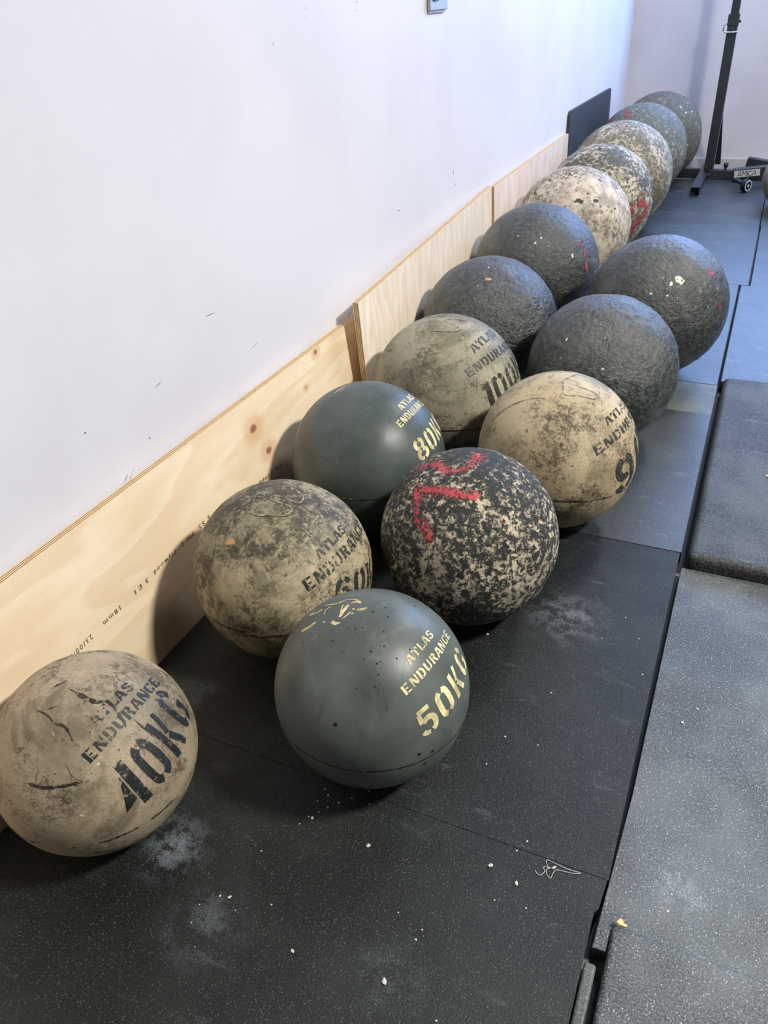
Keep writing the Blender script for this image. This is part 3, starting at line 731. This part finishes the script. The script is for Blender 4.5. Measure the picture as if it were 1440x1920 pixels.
# stencil alphabet: strokes as (width, points) inside a unit-high cell, with the bridges of a stencil left open
def mir(s, w=.62): return [(t, [(w-x, y) for x, y in p]) for t, p in s]
GL = {
 'A': [(.13, [(.05,0), (.25,.97)]), (.20, [(.56,0), (.38,.97)]), (.12, [(.20,.30), (.40,.30)]), (.07, [(-.02,.035), (.16,.035)]), (.07, [(.44,.035), (.68,.035)])],
 'T': [(.21, [(.31,0), (.31,.80)]), (.17, [(0,.915), (.22,.915)]), (.17, [(.40,.915), (.62,.915)]), (.09, [(.045,.70), (.045,.95)]), (.09, [(.575,.70), (.575,.95)])],
 'L': [(.20, [(.14,0), (.14,1)]), (.17, [(.30,.085), (.58,.085)]), (.09, [(.545,.02), (.545,.32)])],
 'S': [(.17, [(.53,.74), (.50,.86), (.38,.92), (.20,.90), (.11,.78), (.13,.64), (.27,.56)]), (.17, [(.35,.50), (.50,.40), (.54,.25), (.46,.11), (.28,.07), (.13,.12), (.09,.27)])],
 'E': [(.20, [(.12,0), (.12,1)]), (.17, [(.28,.915), (.58,.915)]), (.14, [(.28,.50), (.48,.50)]), (.17, [(.28,.085), (.60,.085)])],
 'N': [(.12, [(.09,0), (.09,.92)]), (.22, [(.12,.98), (.50,.04)]), (.12, [(.57,.10), (.57,1)])],
 'D': [(.20, [(.12,0), (.12,1)]), (.18, [(.29,.915), (.44,.87), (.53,.70), (.54,.5), (.53,.30), (.44,.13), (.29,.085)])],
 'U': [(.20, [(.12,1), (.12,.30), (.16,.15), (.27,.07)]), (.15, [(.37,.07), (.49,.15), (.53,.30), (.53,1)])],
 'R': [(.20, [(.12,0), (.12,1)]), (.18, [(.29,.915), (.44,.88), (.50,.74), (.44,.58), (.29,.53)]), (.19, [(.34,.45), (.46,.28), (.56,.0)])],
 'C': [(.17, [(.55,.70), (.50,.86), (.37,.93)]), (.19, [(.26,.92), (.13,.80), (.10,.5), (.13,.20), (.26,.08)]), (.17, [(.37,.07), (.50,.14), (.57,.32)])],
 'G': [(.17, [(.55,.70), (.50,.86), (.37,.93)]), (.19, [(.26,.92), (.13,.80), (.10,.5), (.13,.20), (.26,.08)]), (.17, [(.36,.07), (.50,.12), (.53,.24), (.53,.44)]), (.12, [(.40,.42), (.62,.42)])],
 'K': [(.17, [(.12,0), (.12,1)]), (.13, [(.31,.53), (.48,1)]), (.16, [(.31,.49), (.52,0)])],
 '0': [(.19, [(.25,.93), (.13,.84), (.10,.62), (.10,.38), (.13,.16), (.25,.07)]), (.19, [(.37,.93), (.49,.84), (.52,.62), (.52,.38), (.49,.16), (.37,.07)])],
 '1': [(.22, [(.33,0), (.33,1)]), (.12, [(.10,.76), (.24,.86)])],
 '4': [(.24, [(.42,0), (.42,1)]), ('poly', [(-.10,.10), (.25,.22), (.25,.80)])],
 '5': [(.16, [(.12,.915), (.54,.915)]), (.15, [(.14,.86), (.13,.52)]), (.19, [(.16,.53), (.36,.60), (.51,.50), (.54,.32), (.48,.15), (.37,.08)]), (.17, [(.27,.07), (.13,.12), (.07,.22)])],
 '6': [(.18, [(.54,.74), (.47,.88), (.37,.93)]), (.19, [(.27,.92), (.14,.80), (.10,.5), (.13,.20), (.26,.07)]), (.19, [(.37,.07), (.50,.16), (.53,.32), (.48,.48), (.36,.54), (.26,.50)])],
 '8': [(.18, [(.26,.94), (.13,.86), (.12,.66), (.26,.53)]), (.18, [(.26,.48), (.10,.38), (.09,.18), (.26,.06)]), (.18, [(.37,.94), (.49,.86), (.50,.66), (.37,.53)]), (.18, [(.37,.48), (.53,.38), (.54,.18), (.37,.06)])],
}
GL['9'] = [(t, [(.62-x, 1-y) for x, y in p]) for t, p in GL['6']]
ADV = {'1': .56, '4': .72, 'A': .74, 'L': .68, 'T': .72}

def letter_polys(ch, text):
    out = []
    for w, pts in GL[ch]:
        if w == 'poly': out.append([Vector((*p, 0)) for p in pts]); continue
        P = [Vector((x, y, 0)) for x, y in pts]
        if len(P) > 2:      # curved strokes: round the corners off
            S_ = []
            for i in range(len(P)-1):
                p0, p1, p2, p3 = P[max(i-1, 0)], P[i], P[i+1], P[min(i+2, len(P)-1)]
                for q in range(4):
                    t = q/4; S_.append(.5*((2*p1)+(p2-p0)*t+(2*p0-5*p1+4*p2-p3)*t*t+(3*p1-p0-3*p2+p3)*t**3))
            P = S_ + [P[-1]]
        # densify
        Q = []
        for i in range(len(P)-1):
            m_ = max(1, int((P[i+1]-P[i]).length/.10))
            for q in range(m_): Q.append(P[i].lerp(P[i+1], q/m_))
        Q.append(P[-1]); rows = []
        for i, p in enumerate(Q):
            t = (Q[min(i+1, len(Q)-1)] - Q[max(i-1, 0)]).normalized(); s = Vector((-t.y, t.x, 0))*w/2
            rows.append((p-s, p, p+s))
        for i in range(len(rows)-1):
            a, b = rows[i], rows[i+1]
            out.append([a[0], b[0], b[1], a[1]]); out.append([a[1], b[1], b[2], a[2]])
    return out

def stencil_text(k, text, d0, d1, d2, fr, parent, mat, lift=.0007, label=None):
    d0, d1, d2 = Vector(d0).normalized(), Vector(d1).normalized(), Vector(d2).normalized()
    r = SPEC[k][2]
    ax = d0.cross(d1).normalized()                    # along the text
    H = abs(math.asin(max(-1, min(1, d2.dot(ax)))))
    L = d0.angle(d1)/(fr[1]-fr[0]); d0 = (d0*math.cos(-L*fr[0]) + ax.cross(d0).normalized()*math.sin(-L*fr[0])).normalized()
    adv = []; x = 0
    for ch in text: adv.append(x); x += ADV.get(ch, .76)
    W = x-.14; V = []; F = []
    t0 = ax.cross(d0).normalized()
    sgn = 1 if d2.dot(ax) > 0 else -1
    for ch, a in zip(text, adv):
        for poly in letter_polys(ch, text):
            idx = []
            for p in poly:
                u = (p.x+a)/W*L; v = p.y*H*sgn
                b = d0*math.cos(u)+t0*math.sin(u)
                d = (b*math.cos(v)+ax*math.sin(v)).normalized()
                idx.append(len(V)); V.append(d*(disp(k, d)+lift))
            F.append(tuple(idx))
    # refine big polygons so they hug the curved surface
    bm = bmesh.new(); vs = [bm.verts.new(v) for v in V]
    for f_ in F:
        try: bm.faces.new([vs[i] for i in f_])
        except ValueError: pass
    bmesh.ops.triangulate(bm, faces=bm.faces)
    for _ in range(3):
        es = [e for e in bm.edges if e.calc_length() > .008]
        if not es: break
        bmesh.ops.subdivide_edges(bm, edges=es, cuts=1)
        bmesh.ops.triangulate(bm, faces=bm.faces)
    for v in bm.verts:
        d = v.co.normalized(); v.co = d*(disp(k, d)+lift)
    for f_ in bm.faces:
        f_.normal_update()
        if f_.normal.dot(f_.calc_center_median()) < 0: f_.normal_flip()
    me = bpy.data.meshes.new('stencil_lettering'); bm.to_mesh(me); bm.free(); me.materials.append(mat)
    me.polygons.foreach_set('use_smooth', [True]*len(me.polygons))
    o = bpy.data.objects.new('stencil_lettering', me); COL.objects.link(o); o.parent = parent
    if label: o['label'] = label
    return o

STENCIL = {'40': M['black_stencil'], '50': M['cream_stencil'], '80': M['cream_stencil'], '60': M['faded_stencil'], '90': M['faded_stencil'], '100': M['faded_stencil']}
BALL = {}
for k, (x, y, r) in SPEC.items():
    V, F = sphere_geo(k); nbase = len(F); MI = [0]*len(F); mats = [M[k]]
    def addmat(mt):
        if mt not in mats: mats.append(mt)
        return mats.index(mt)
    def close(i_):
        MI.extend([i_]*(len(F)-len(MI)))
    rnd = random.Random(sum(map(ord, k)))
    if k in SEAM:      # casting seam: a thin raised ring, chipped in places
        nrm, off = SEAM[k]; nrm = Vector(nrm).normalized(); u = nrm.orthogonal().normalized(); w = nrm.cross(u)
        rr = math.sqrt(1-off*off); P = []
        for i in range(181):
            an = 2*math.pi*i/180; P.append(nrm*(off+.0012*math.sin(an*7)+.001*math.sin(an*17)) + (u*math.cos(an)+w*math.sin(an))*rr)
        stroke_geo(k, P, .0024 if k in ('50', '80') else .004, .0006, V, F, jag=.5, nw=2, rnd=rnd, taper=False); close(addmat(M['seam_fine' if k in ('50', '80') else 'seam_dark']))
        stroke_geo(k, [p+nrm*.009 for p in P], .0018, .0009, V, F, jag=.8, nw=2, rnd=rnd, taper=False); close(addmat(M['seam']))
    for (kk, kind, wd, pl) in STROKES:
        if kk != k or kind in ('red', 'logo'): continue
        if kind == 'line':
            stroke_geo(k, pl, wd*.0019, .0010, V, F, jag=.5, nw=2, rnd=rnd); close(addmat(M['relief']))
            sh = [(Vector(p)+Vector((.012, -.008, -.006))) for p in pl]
            stroke_geo(k, sh, wd*.0015, .0005, V, F, jag=.4, nw=2, rnd=rnd); close(addmat(M['relief_dark']))  # darker copy of the outline, offset to one side
        else:
            stroke_geo(k, pl, wd*.0016, .0005, V, F, jag=.7, nw=2, rnd=rnd); close(addmat(M['crack']))
    if k in ('50', '80'):
        for d in (HOLES50 if k == '50' else HOLES80):
            d = Vector(d).normalized(); u = d.orthogonal().normalized(); w = d.cross(u); b = len(V)
            rad = .0008 + .0009*rnd.random() if abs(d.z) > .5 else .0032
            for q in range(10):
                an = q*math.pi/5; dd = (d*r + (u*math.cos(an)+w*math.sin(an))*rad*rnd.uniform(.8, 1.25)).normalized(); V.append(dd*(disp(k, dd)+.0003))
            F.append(tuple(range(b, b+10))); close(addmat(M['hole']))
    for (kk, sc_, rad, d) in SPOTS:
        if kk != k: continue
        d = Vector(d).normalized(); u = d.orthogonal().normalized(); w = d.cross(u); b = len(V); V.append(d*(disp(k, d)+.0007)); n_ = 14; ph = rnd.uniform(0, 6)
        for q in range(n_):
            an = q*2*math.pi/n_; rr_ = rad*(1+.28*math.sin(an*2+ph)+.16*math.sin(an*5+ph*2)+rnd.uniform(-.12, .12))
            dd = (d*r + (u*math.cos(an)+w*math.sin(an))*rr_).normalized(); V.append(dd*(disp(k, dd)+.0004))
        for q in range(n_): F.append((b, b+1+q, b+1+(q+1) % n_))
        close(addmat(M['chip_'+sc_]))
    lb, grp = LABEL[k]
    o = link_mesh('stone_ball', V, F, mats, mi=MI); o.location = (x, y, r)
    tag(o, lb, 'stone ball', 'stone balls lined up along the left wall' if k != 'J' else None)
    BALL[k] = o
    for (kk, kind, wd, pl) in STROKES:
        if kk != k or kind not in ('red', 'logo'): continue
    reds = [s for s in STROKES if s[0] == k and s[1] == 'red']
    if reds:
        for s in reds:
            V2 = []; F2 = []; E2 = []
            stroke_geo(k, s[3], s[2]*(.0031 if k == '75' else .0046 if k in 'FH' else .0060), .0008, V2, F2, jag=.08, nw=8, rnd=rnd, E=E2)
            p_ = link_mesh('paint_mark', V2, F2, M['red_spray'] if k in ('75', 'F', 'H') else M['thin_red_spray'], o)
            at = p_.data.attributes.new('edge', 'FLOAT', 'POINT')
            for q, e_ in enumerate(E2): at.data[q].value = e_
            p_['label'] = 'red sprayed mark'
    logos = [s for s in STROKES if s[0] == k and s[1] == 'logo']
    if logos:
        V2 = []; F2 = []
        for s in logos: stroke_geo(k, s[3], s[2]*.0015, .0007, V2, F2, jag=.35, nw=2, rnd=rnd)
        p_ = link_mesh('painted_emblem', V2, F2, M['cream_logo'], o); p_['label'] = 'cream brush-like emblem on the crown'
for (k, txt, d0, d1, d2, fr) in TEXTS:
    stencil_text(k, txt, d0, d1, d2, fr, BALL[k], STENCIL[k])

# ------------------------------------------------------------------ squat stand by the end wall
M['steel'] = plain('black_powder_coated_steel', (40,46,50), .42, spec=.5)
M['steel_highlight'] = plain('pale_steel_highlight', (84,90,88), .45)
M['chrome'] = plain('bright_pin_steel', (190,192,194), .3, metallic=.8)
M['tyre'] = plain('black_tyre_rubber', (24,25,26), .6)
M['rim'] = plain('white_wheel_rim', (225,226,228), .4)
M['plate'] = plain('grey_name_plate', (196,198,198), .45)
M['letters'] = plain('black_plate_lettering', (16,17,18), .5)

stand = empty('squat_stand', (-.36, 6.13, 0))
tag(stand, 'black steel squat stand with castor and AMICA plate by the end wall'.replace('AMICA ', 'lettered '), 'squat stand')
def part(o):
    o.parent = stand; o.matrix_parent_inverse = Matrix.Translation(-stand.location); return o
def hollow(name, b, wall, axis, mat):
    """square tube open at its near end"""
    bm = bmesh.new(); x0, x1, y0, y1, z0, z1 = b
    box_bm(bm, x0, x0+wall, y0, y1, z0, z1); box_bm(bm, x1-wall, x1, y0, y1, z0, z1)
    box_bm(bm, x0+wall, x1-wall, y0, y1, z0, z0+wall); box_bm(bm, x0+wall, x1-wall, y0, y1, z1-wall, z1)
    box_bm(bm, x0+wall, x1-wall, y0+.05, y0+.052, z0+wall, z1-wall)
    return obj_bm(name, bm, mat)
part(hollow('foot', (-.417, -.363, 5.56, 6.40, .0005, .052), .003, 'y', M['steel']))
part(box('cross_beam', (-.60, -.419, 6.115, 6.165, .0005, .062), M['steel'], bev=.003))
part(box('cross_beam', (-.361, .25, 6.085, 6.145, .0005, .062), M['steel'], bev=.003))
part(box('upright', (-.392, -.334, 6.10, 6.16, .0535, .96), M['steel'], bev=.003))
part(box('upright_highlight', (-.3335, -.3325, 6.104, 6.156, .055, .96), M['steel_highlight']))  # thin lighter strip: the highlight along the upright, put in as colour
part(box('collar', (-.396, -.330, 6.096, 6.164, .90, .965), M['steel'], bev=.003))
part(box('inner_post', (-.386, -.338, 6.106, 6.154, .9655, 1.60), M['steel'], bev=.002))
# slanted rear brace
bm = bmesh.new(); hx = .013
prof = [(6.163, .47), (6.163, .40), (6.36, .053), (6.40, .053)]
vs = [bm.verts.new((sx, y, z)) for sx in (0, 1) for (y, z) in prof]
for v in vs:
    t_ = (v.co.z-.053)/.417; v.co.x = (-.350-.018*t_) if v.co.x < .5 else (-.304-.036*t_)
bm.faces.new(vs[:4]); bm.faces.new(vs[4:][::-1])
for i in range(4): bm.faces.new((vs[i], vs[(i+1) % 4], vs[4+(i+1) % 4], vs[4+i]))
part(obj_bm('brace', bm, M['steel']))
pin = tube('locking_pin', [(-.325,6.09,.868), (-.362,6.085,.867), (-.400,6.085,.868), (-.412,6.085,.880), (-.412,6.085,.905), (-.398,6.09,.918), (-.394,6.10,.925)], .0045, M['chrome']); part(pin)
part(box('bolt', (-.3295, -.318, 6.12, 6.14, .915, .93), M['steel'], bev=.003))
part(tube('adjusting_knob', [(-.255,6.115,.0625), (-.255,6.115,.078)], .008, M['steel'])); part(tube('adjusting_knob', [(-.255,6.115,.0785), (-.255,6.115,.104)], .015, M['tyre'], n=14))
part(box('bolt', (-.3605, -.352, 6.075, 6.0845, .03, .04), M['chrome'], bev=.002))
# bracket with name plate, castors
bm = bmesh.new(); box_bm(bm, 0, .245, 0, .075, 0, .056, bev=.003)
mm = Matrix.Translation((-.193, 5.85, .052)) @ Matrix.Rotation(math.radians(-7), 4, 'Y')
bmesh.ops.transform(bm, matrix=mm, verts=bm.verts)
part(obj_bm('bracket', bm, M['steel']))
bm = bmesh.new(); box_bm(bm, .012, .165, -.003, -.0004, .008, .048, bev=.0006); bmesh.ops.transform(bm, matrix=mm, verts=bm.verts)
plate = part(obj_bm('name_plate', bm, M['plate']))
bm = bmesh.new()
bm.free()
for px_ in (.020, .157):
    bm = bmesh.new(); box_bm(bm, px_-.0025, px_+.0025, -.0055, -.0031, .026, .031, bev=.001)
    bmesh.ops.transform(bm, matrix=mm, verts=bm.verts); part(obj_bm('bolt', bm, M['chrome']))
AM = {'A': [(.10, [(0,0), (.42,1), (.56,1)]), (.10, [(.56,1), (.86,0)]), (.10, [(.20,.28), (.76,.28)])], 'M': [(.10, [(.02,0), (.12,1), (.22,1), (.48,.25), (.80,1), (.88,1), (.92,0)])],
      'I': [(.12, [(.05,0), (.12,1)])], 'C': [(.11, [(.80,.90), (.24,.93), (.08,.62), (.04,.26), (.16,.07), (.74,.07)])]}
bm = bmesh.new(); x = 0
for ch, a in zip('AMICA', (0, .98, 2.02, 2.28, 3.12)):
    for w, pts in AM[ch]:
        P = [Vector((p[0]+a, 0, p[1])) for p in pts]
        for i in range(len(P)-1):
            t = (P[i+1]-P[i]).normalized(); s = Vector((-t.z, 0, t.x))*w/2; e = t*w*.35
            vs = [bm.verts.new(((q.x)*.0285+.031, -.0042, q.z*.029+.0135)) for q in (P[i]-s-e, P[i+1]-s+e, P[i+1]+s+e, P[i]+s-e)]
            bm.faces.new(vs)
r_ = bmesh.ops.extrude_face_region(bm, geom=list(bm.faces)); bmesh.ops.translate(bm, vec=(0, .001, 0), verts=[v for v in r_['geom'] if isinstance(v, bmesh.types.BMVert)])
bmesh.ops.transform(bm, matrix=mm, verts=bm.verts)
lt = obj_bm('lettering', bm, M['letters'], plate)
def castor(cx, cy, cz, rad, wdt, yaw):
    def ring(r0, r1, h, nm, mt):
        V = []; F = []; n_ = 28
        prof = [(-h, r0), (-h*.8, r1*.97), (-h*.4, r1), (h*.4, r1), (h*.8, r1*.97), (h, r0)]
        for i in range(n_):
            a = 2*math.pi*i/n_
            for (u, q) in prof: V.append((u, q*math.cos(a), q*math.sin(a)))
        m_ = len(prof)
        for i in range(n_):
            for j in range(m_-1): F.append((i*m_+j, ((i+1) % n_)*m_+j, ((i+1) % n_)*m_+j+1, i*m_+j+1))
        F.append(tuple(i*m_ for i in range(n_))); F.append(tuple(i*m_+m_-1 for i in range(n_))[::-1])
        mr = Matrix.Translation((cx, cy, cz)) @ Matrix.Rotation(yaw, 4, 'Z')
        o = link_mesh(nm, [mr @ Vector(v) for v in V], F, mt, smooth=False); return part(o)
    ring(rad*.5, rad, wdt, 'castor_wheel', M['tyre'])
    V = []; F = []; n_ = 28; mr = Matrix.Translation((cx, cy, cz)) @ Matrix.Rotation(yaw, 4, 'Z')
    for r0, r1 in ((rad*.68, rad*.88), (0.0, rad*.22)):
        b = len(V)
        for i in range(n_):
            a = 2*math.pi*i/n_
            for q in (r0, r1):
                for u in (wdt+.0005, wdt+.003): V.append(mr @ Vector((u, q*math.cos(a), q*math.sin(a))))
        for i in range(n_):
            j = (i+1) % n_; q = b+i*4; s = b+j*4
            F.append((q+1, s+1, s+3, q+3)); F.append((q+2, q+3, s+3, s+2)); F.append((q, q+1, s+1, s))
    part(link_mesh('wheel_rim', V, F, M['rim'], smooth=False))
castor(-.100, 5.735, .0385, .038, .017, math.radians(-34))
part(tube('castor_axle', [(-.185,5.76,.062), (-.150,5.75,.062), (-.118,5.74,.045)], .013, M['tyre'], n=12))
part(tube('castor_stem', [(-.098,5.852,.051), (-.098,5.80,.060), (-.100,5.765,.078)], .006, M['steel']))
bm = bmesh.new(); box_bm(bm, 0, .34, 0, .06, 0, .058, bev=.005, seg=3)
bmesh.ops.transform(bm, matrix=Matrix.Translation((-.135, 6.15, .078)) @ Matrix.Rotation(math.radians(8), 4, 'Y') @ Matrix.Rotation(math.radians(-6), 4, 'Z'), verts=bm.verts)
part(obj_bm('support_arm', bm, M['steel']))

# ------------------------------------------------------------------ metal double socket on the wall
M['brushed'] = plain('brushed_steel', (170,174,174), .4, metallic=.25)
M['dark_plastic'] = plain('dark_plastic_insert', (40,42,44), .4)
M['white_plastic'] = plain('white_plastic_back_box', (214,212,218), .5)
sock = empty('wall_socket', (WX, 2.70, 1.15)); tag(sock, 'brushed metal double wall socket at the top edge of the picture', 'wall socket')
def spart(o): o.parent = sock; o.matrix_parent_inverse = Matrix.Translation(-sock.location); return o
spart(box('back_box', (WX+.0005, WX+.008, 2.635, 2.775, 1.108, 1.194), M['white_plastic'], bev=.001))
spart(box('face_plate', (WX+.0085, WX+.014, 2.628, 2.780, 1.114, 1.200), M['brushed'], bev=.002, seg=3))
spart(box('switch', (WX+.0142, WX+.019, 2.650, 2.690, 1.138, 1.175), M['dark_plastic'], bev=.001))
spart(box('switch', (WX+.0142, WX+.019, 2.722, 2.760, 1.143, 1.175), M['dark_plastic'], bev=.001))

# ------------------------------------------------------------------ litter on the floor
M['crumb'] = plain('white_concrete_crumb', (214,212,204), .8)
DEB = [(-.501,.711),(-.49,.702),(-.466,.695),(-.449,.712),(-.428,.737),(-.415,.713),(-.49,.666),(-.501,.652),(-.494,.651),(-.502,.685),(-.479,.68),(-.384,.641),(-.547,.48),(-.562,.476),(-.584,.452),(-.527,.466),(-.579,.424),(-.415,.447),(-.295,.559),(-.252,.549),(-.255,.532),(-.48,.495),(-.552,.396),(-.189,.443),(-.274,.461),(-.543,.566),(-.509,.634),(-.358,1.189),(-.243,.938),(-.256,.867),(.052,1.091),(.074,1.135),(-.035,1.189),(.056,.845),(.064,.801),(.076,.744),(.087,.752),(-.159,.7245),(-.19,.684),(-.12,.639),(-.167,.633),(-.144,.671),(-.191,1.075),(-.058,1.29),(-.13,1.264),(.074,.715),(-.228,1.288),(.145,1.179),(-.182,.942),(-.148,.747),(-.095,1.348)]
BIG = {2, 8, 11, 12, 17, 27, 28, 31, 30, 41, 24, 38}
rnd = random.Random(5)
crumb_me = []
for q in range(5):
    bm = bmesh.new(); bmesh.ops.create_icosphere(bm, subdivisions=2, radius=1)
    for v in bm.verts:
        v.co *= 1 + .45*noise.noise(v.co*1.3 + Vector((q*7, 0, 0))); v.co.z = v.co.z*.55+.5
    mn = min(v.co.z for v in bm.verts)
    for v in bm.verts: v.co.z -= mn
    me = bpy.data.meshes.new('concrete_crumb'); bm.to_mesh(me); bm.free(); me.materials.append(M['crumb']); crumb_me.append(me)
for i, (x, y) in enumerate(DEB):
    o = bpy.data.objects.new('concrete_crumb', crumb_me[i % 5]); COL.objects.link(o)
    s = (.0026 if i in BIG else .0013)*rnd.uniform(.75, 1.25)
    o.location = (x, y, 0.0); o.scale = (s*rnd.uniform(.8, 1.5), s, s); o.rotation_euler = (0, 0, rnd.uniform(0, 6))
    tag(o, 'small white concrete crumb lying on the black rubber mats', 'crumb', 'white crumbs scattered on the rubber mats')
M['chip'] = plain('yellow_wood_chip', (232,208,140), .7)
V = [(-.010,-.004,0), (-.004,-.006,.001), (.004,-.004,.0), (.011,-.002,.001), (.009,.003,.001), (.002,.002,.0), (.001,.007,.002), (-.007,.006,.001)]
V = [(a*.75, b*.75, c+.0005) for a, b, c in V]; V2 = [(a, b, c+.0025) for a, b, c in V]; nn = len(V)
o = link_mesh('wood_chip', V+V2, [tuple(range(nn))[::-1], tuple(range(nn, 2*nn))] + [(i, (i+1) % nn, nn+(i+1) % nn, nn+i) for i in range(nn)], M['chip'], smooth=False)
o.location = (.0155, .664, .0098); o.rotation_euler = (.0, 0, -.3); tag(o, 'yellow splinter of wood at the corner of the near right mat', 'wood chip')
M['pale'] = plain('pale_stone_chip', (226,208,192), .8)
o = bpy.data.objects.new('stone_chip', crumb_me[1].copy()); o.data.materials.clear(); o.data.materials.append(M['pale']); COL.objects.link(o)
o.location = (.162, 2.006, .034); o.scale = (.009, .006, .005); tag(o, 'pale pinkish stone chip lying on the thick rubber slab', 'chip')
M['thread'] = plain('white_thread', (214,212,206), .8)
def catm(pts, m_=5):
    P = [Vector((*p, .0016)) for p in pts]; out = []
    for i in range(len(P)-1):
        p0, p1, p2, p3 = P[max(i-1,0)], P[i], P[i+1], P[min(i+2,len(P)-1)]
        for q in range(m_):
            t = q/m_; out.append(.5*((2*p1)+(p2-p0)*t+(2*p0-5*p1+4*p2-p3)*t*t+(3*p1-p0-3*p2+p3)*t**3))
    out.append(P[-1]); return out
th = empty('thread', (-.09, .715, 0)); tag(th, 'thin white looped thread lying on the rubber left of the long seam', 'thread')
T1 = [(-.123,.703),(-.119,.699),(-.114,.698),(-.11,.703),(-.109,.708),(-.112,.711),(-.111,.714),(-.105,.715),(-.1,.716)]
T2 = [(-.105,.715),(-.11,.722),(-.11,.727),(-.103,.727),(-.089,.725),(-.074,.724),(-.057,.725),(-.068,.72),(-.081,.718),(-.09,.717),(-.095,.713),(-.097,.702),(-.098,.699),(-.101,.7),(-.105,.704),(-.107,.71),(-.104,.714),(-.097,.718)]
for pts in (T1, T2):
    o = tube('strand', catm(pts), .00045, M['thread'], n=6); o.parent = th; o.matrix_parent_inverse = Matrix.Translation(-th.location)
o = tube('knot', [(-.100,.715,.0022), (-.0975,.7165,.003), (-.095,.720,.0022)], .0016, M['thread'], n=8); o.parent = th; o.matrix_parent_inverse = Matrix.Translation(-th.location)

# ------------------------------------------------------------------ ceiling lamp housings
M['housing'] = plain('lamp_housing', (220,220,220), .5)
for (x, y, sx, sy) in ((2.0,1.20,.30,.50), (.55,4.4,.50,1.5)):
    o = box('ceiling_light', (x-sx/2-.02, x+sx/2+.02, y-sy/2-.02, y+sy/2+.02, 3.06, 3.0995), M['housing'], bev=.004)
    tag(o, 'flat white ceiling light housing above the hall', 'ceiling light', 'ceiling lights')
